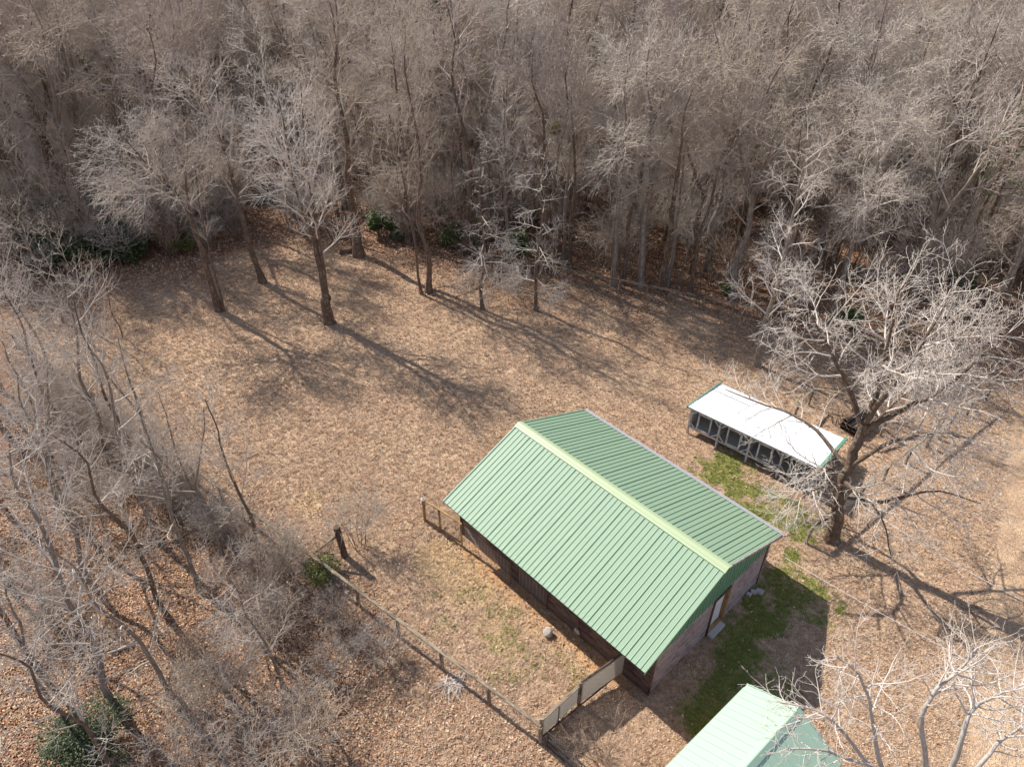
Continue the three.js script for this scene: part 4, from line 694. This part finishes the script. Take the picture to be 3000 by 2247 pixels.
{ // evergreen trees and pines
  const mk = (seed, H, r, n) => { const o = new THREE.Group(), w = new Wood(), R = rng(seed), lb = []; w.tube([V(0, -0.2, 0), V(0.1, H * 0.4, 0), V(0, H * 0.75, 0.1), V(0.1, H * 0.95, 0)], [0.22, 0.17, 0.09, 0.03], 8); for (let i = 0; i < 16; i++) { const a = i * 2.4, y = H * (0.3 + 0.65 * i / 16), d = r * (0.75 - 0.5 * i / 16) * (0.6 + R() * 0.6), s = r * 0.42; w.tube([V(0.05, y - 0.8, 0), V(Math.cos(a) * d, y, Math.sin(a) * d)], [0.05, 0.02], 4); lb.push([Math.cos(a) * d, y, Math.sin(a) * d, s, s * 0.7, s]); } part('trunk', w.geo(), B.brown, o); part('crown', leafMass(seed, lb, n, 0.26, DARKG.concat(YELG)), leafGloss, o); return o; };
  const ev = mk(701, 11, 3, 9000);
  [[-44.3, -72.9, 1.05], [-37, -70, 0.95], [-34.2, -74, 1], [-49, -77, 1.1], [-31, -69, 0.75], [-53, -72, 1.1], [-41, -79, 1.1]].forEach(([x, z, s], i) => plant(ev, 'evergreen_tree', 'broadleaf evergreen tree rising among the bare woods beyond the thicket', 'tree', 'evergreen trees beyond the thicket', x, z, i * 1.9, s));
  const pine = (seed, H) => { const o = new THREE.Group(), w = new Wood(), R = rng(seed), pos = [], nor = [], idx = [];
    w.tube([V(0, -0.2, 0), V(0.15, H * 0.4, 0.1), V(0, H * 0.75, 0), V(0.05, H, 0)], [0.24, 0.18, 0.1, 0.03], 8);
    for (let i = 0; i < 26; i++) { const a = i * 2.4, t = i / 26, y = H * (0.52 + 0.46 * t), l = 2.6 * (1 - 0.65 * t) * (0.7 + 0.5 * R()), e = V(Math.cos(a) * l, y + l * 0.25, Math.sin(a) * l), b = V(0.05, y, 0); w.tube([b, b.clone().lerp(e, 0.5).add(V(0, 0.05, 0)), e], [0.045, 0.03, 0.012], 4);
      for (let c = 0; c < 7; c++) { const p = b.clone().lerp(e, 0.4 + 0.6 * c / 6).add(V((R() - 0.5) * 0.5, (R() - 0.2) * 0.35, (R() - 0.5) * 0.5)); for (let k = 0; k < 26; k++) { const d = V(R() - 0.5, R() * 0.8 - 0.25, R() - 0.5).normalize(), L = 0.24 + 0.14 * R(), s = d.clone().cross(V(R() - 0.5, R() - 0.5, R() - 0.5)).normalize().multiplyScalar(0.012), q = pos.length / 3, t1 = p.clone().addScaledVector(d, L); for (const v of [p.clone().add(s), p.clone().sub(s), t1]) { pos.push(v.x, v.y, v.z);  } idx.push(q, q + 1, q + 2); } } }
    const g = new THREE.BufferGeometry(); g.setAttribute('position', new THREE.Float32BufferAttribute(pos, 3)); g.setIndex(idx); g.computeVertexNormals();
    part('trunk', w.geo(), B.brown, o); part('crown', g, std({ color: lin(0.12, 0.16, 0.035), roughness: 0.6 }), o); return o; };
  const pn = pine(711, 13);
  [[31.6, -46.2, 0.9, 'green pine at the woods edge beyond the far fence end'], [37.5, -71.2, 1.08, 'green pine rising deep in the pale woods'], [-6.6, -63.4, 1.12, 'green topped pine among mauve bare trees deep in the woods'], [41, -73.5, 1.0, 'second green pine behind the pine in the pale woods']].forEach(([x, z, s, l], i) => plant(pn, 'pine_tree', l, 'tree', null, x, z, i, s));
}
{ // mistletoe ball in a crown at the fence
  const m = new THREE.Group(); const g = leafMass(721, [[0, 0.5, 0, 0.55, 0.5, 0.55], [0.1, -0.2 + 0.6, 0.1, 0.4, 0.5, 0.4]], 1500, 0.1, [[0.22, 0.2, 0.03], [0.17, 0.17, 0.03]], 0.3);
  const o = lone('mistletoe', g, leafDull, 'yellow green mistletoe ball in a bare crown above the back fence', 'mistletoe'); o.position.set(2.55, 9.4, -47.6);
}
{ // fallen log and branch pile
  const w = new Wood(); w.tube([V(-0.7, 0.16, 0.2), V(0, 0.17, 0), V(0.6, 0.15, -0.25)], [0.2, 0.2, 0.17], 10); const l = lone('log', w.geo(), B.brown, 'short fallen log at the foot of the thickest trunk', 'log'); l.position.set(-12.1, 0, -49.3);
  const w2 = new Wood(), R = rng(8); for (let i = 0; i < 30; i++) { const a = R() * 6.28, x = (R() - 0.5) * 0.7, z = (R() - 0.5) * 0.5, L = 0.4 + R() * 0.9; w2.tube([V(x - Math.cos(a) * L / 2, 0.03 + R() * 0.15, z - Math.sin(a) * L / 2), V(x, 0.1 + R() * 0.12, z + (R() - 0.5) * 0.1), V(x + Math.cos(a) * L / 2, 0.04 + R() * 0.2, z + Math.sin(a) * L / 2)], [0.014, 0.012, 0.007], 4); }
  const b = lone('branch_pile', w2.geo(), TW.pale, 'small heap of pale cut twigs on the grass outside the fence', 'branch pile'); b.position.set(-2.1, 0, -15.0);
  const w3 = new Wood(); for (let i = 0; i < 9; i++) w3.tube([V(-0.9, 0.15 + Math.floor(i / 4) * 0.25, (i % 4) * 0.28), V(0.9, 0.16 + Math.floor(i / 4) * 0.25, (i % 4) * 0.28 + 0.05)], [0.14, 0.13], 8);
  const lp = lone('log_pile', w3.geo(), B.brown, 'dark stack of logs inside the railed pen behind the kennel', 'log pile', null, 'thing'); lp.position.set(18.2, 0, -30.4); lp.rotation.y = 0.7;
}
// ------------------------------------------------------------------ fallen leaves and grass tufts
function scatter(name, label, category, geo, mat, list) {
  const im = new THREE.InstancedMesh(geo, mat, list.length), m4 = new THREE.Matrix4(), q = new THREE.Quaternion(), e = new THREE.Euler(), c = new THREE.Color();
  list.forEach((o, i) => { e.set(o.rx, o.ry, o.rz); m4.compose(V(o.x, o.y, o.z), q.setFromEuler(e), V(o.s, o.s * (o.sy || 1), o.s)); im.setMatrixAt(i, m4); im.setColorAt(i, c.setRGB(...o.c)); });
  im.name = name; tag(im, label, category, null, 'stuff'); im.castShadow = im.receiveShadow = true; scene.add(im); return im;
}
{
  const R = rng(55), leaves = [], tufts = [], LC = [[0.46, 0.27, 0.15], [0.36, 0.19, 0.1], [0.53, 0.36, 0.22], [0.28, 0.13, 0.075], [0.42, 0.22, 0.12], [0.6, 0.44, 0.3]];
  const inBarn = (u, v) => u > 0.05 && u < 10.9 && Math.abs(v) < 3.7;
  const gy = (x, z) => groundY(x, z) + (x > -34 && x < 31 && z > -54 && z < -9 ? relief(x, z) : 0);
  let tries = 0;
  while (leaves.length < 230000 && tries++ < 900000) {
    let x, z; const pick = R();
    if (pick < 0.42) { x = -24 + R() * 27; z = -9.5 - R() * 24; } else { z = -9 - R() * 52; x = (R() * 2 - 1) * (-z * 0.62 + 8); }
    const c = cover(x, z); if (inBarn(c.u, c.v)) continue;
    const far = smooth(-38, -58, z); if (R() > 0.05 + 0.9 * c.litter * (1 - 0.45 * far)) continue;
    const k = LC[Math.floor(R() * LC.length)], m = 0.75 + 0.5 * R();
    leaves.push({ x, z, y: gy(x, z) + 0.012 + R() * 0.03, rx: (R() - 0.5) * 1.1, ry: R() * 6.28, rz: (R() - 0.5) * 1.1, s: (0.75 + R() * 0.7) * (1 + far * 0.6), c: [k[0] * m, k[1] * m, k[2] * m] });
  }
  tries = 0;
  while (tufts.length < 150000 && tries++ < 500000) {
    const z = -9 - R() * 40, x = (R() * 2 - 1) * (-z * 0.62 + 8), c = cover(x, z); if (inBarn(c.u, c.v) || c.back < -1) continue;
    if (R() < c.litter * 0.8 || R() < c.orange * 0.9) continue;
    let k = mix3([0.58, 0.415, 0.28], [0.45, 0.3, 0.2], R()); if (R() < 0.3) k = [0.66, 0.5, 0.36]; k = mix3(k, C.straw, c.straw * 0.8); if (R() < c.green * 1.2) k = mix3([0.17, 0.22, 0.035], [0.28, 0.28, 0.07], R());
    const m = 0.85 + 0.3 * R();
    tufts.push({ x, z, y: gy(x, z) - 0.005, rx: (R() - 0.5) * 0.5, ry: R() * 6.28, rz: (R() - 0.5) * 0.5, s: 0.6 + R() * 0.75, c: [k[0] * m, k[1] * m, k[2] * m] });
  }
  const L = 0.055, lg = new THREE.BufferGeometry(); lg.setAttribute('position', new THREE.Float32BufferAttribute([0, 0, -L, -L * 0.5, 0.016, 0, 0, 0.0, L, L * 0.5, 0.02, 0], 3)); lg.setIndex([0, 1, 2, 0, 2, 3]); lg.computeVertexNormals();
  scatter('leaf_litter', 'fallen brown leaves scattered over woods floor and field', 'leaves', lg, std({ color: 0xffffff, roughness: 0.8 }), leaves);
  const tp = [], Rt = rng(9); for (let k = 0; k < 9; k++) { const a = k / 9 * 6.28 + Rt(), o = 0.03 * Rt(), d = 0.06 + 0.05 * Rt(), h = 0.03 + 0.055 * Rt(), w = 0.012, ca = Math.cos(a), sa = Math.sin(a); tp.push(ca * o - sa * w, 0, sa * o + ca * w, ca * (o + d), h, sa * (o + d), ca * o + sa * w, 0, sa * o - ca * w); }
  const tg = new THREE.BufferGeometry(); tg.setAttribute('position', new THREE.Float32BufferAttribute(tp, 3)); tg.computeVertexNormals();
  scatter('grass', 'dormant tan grass tufts covering the field', 'grass', tg, std({ color: 0xffffff, roughness: 0.9 }), tufts);
  }

renderer.render(scene, camera);
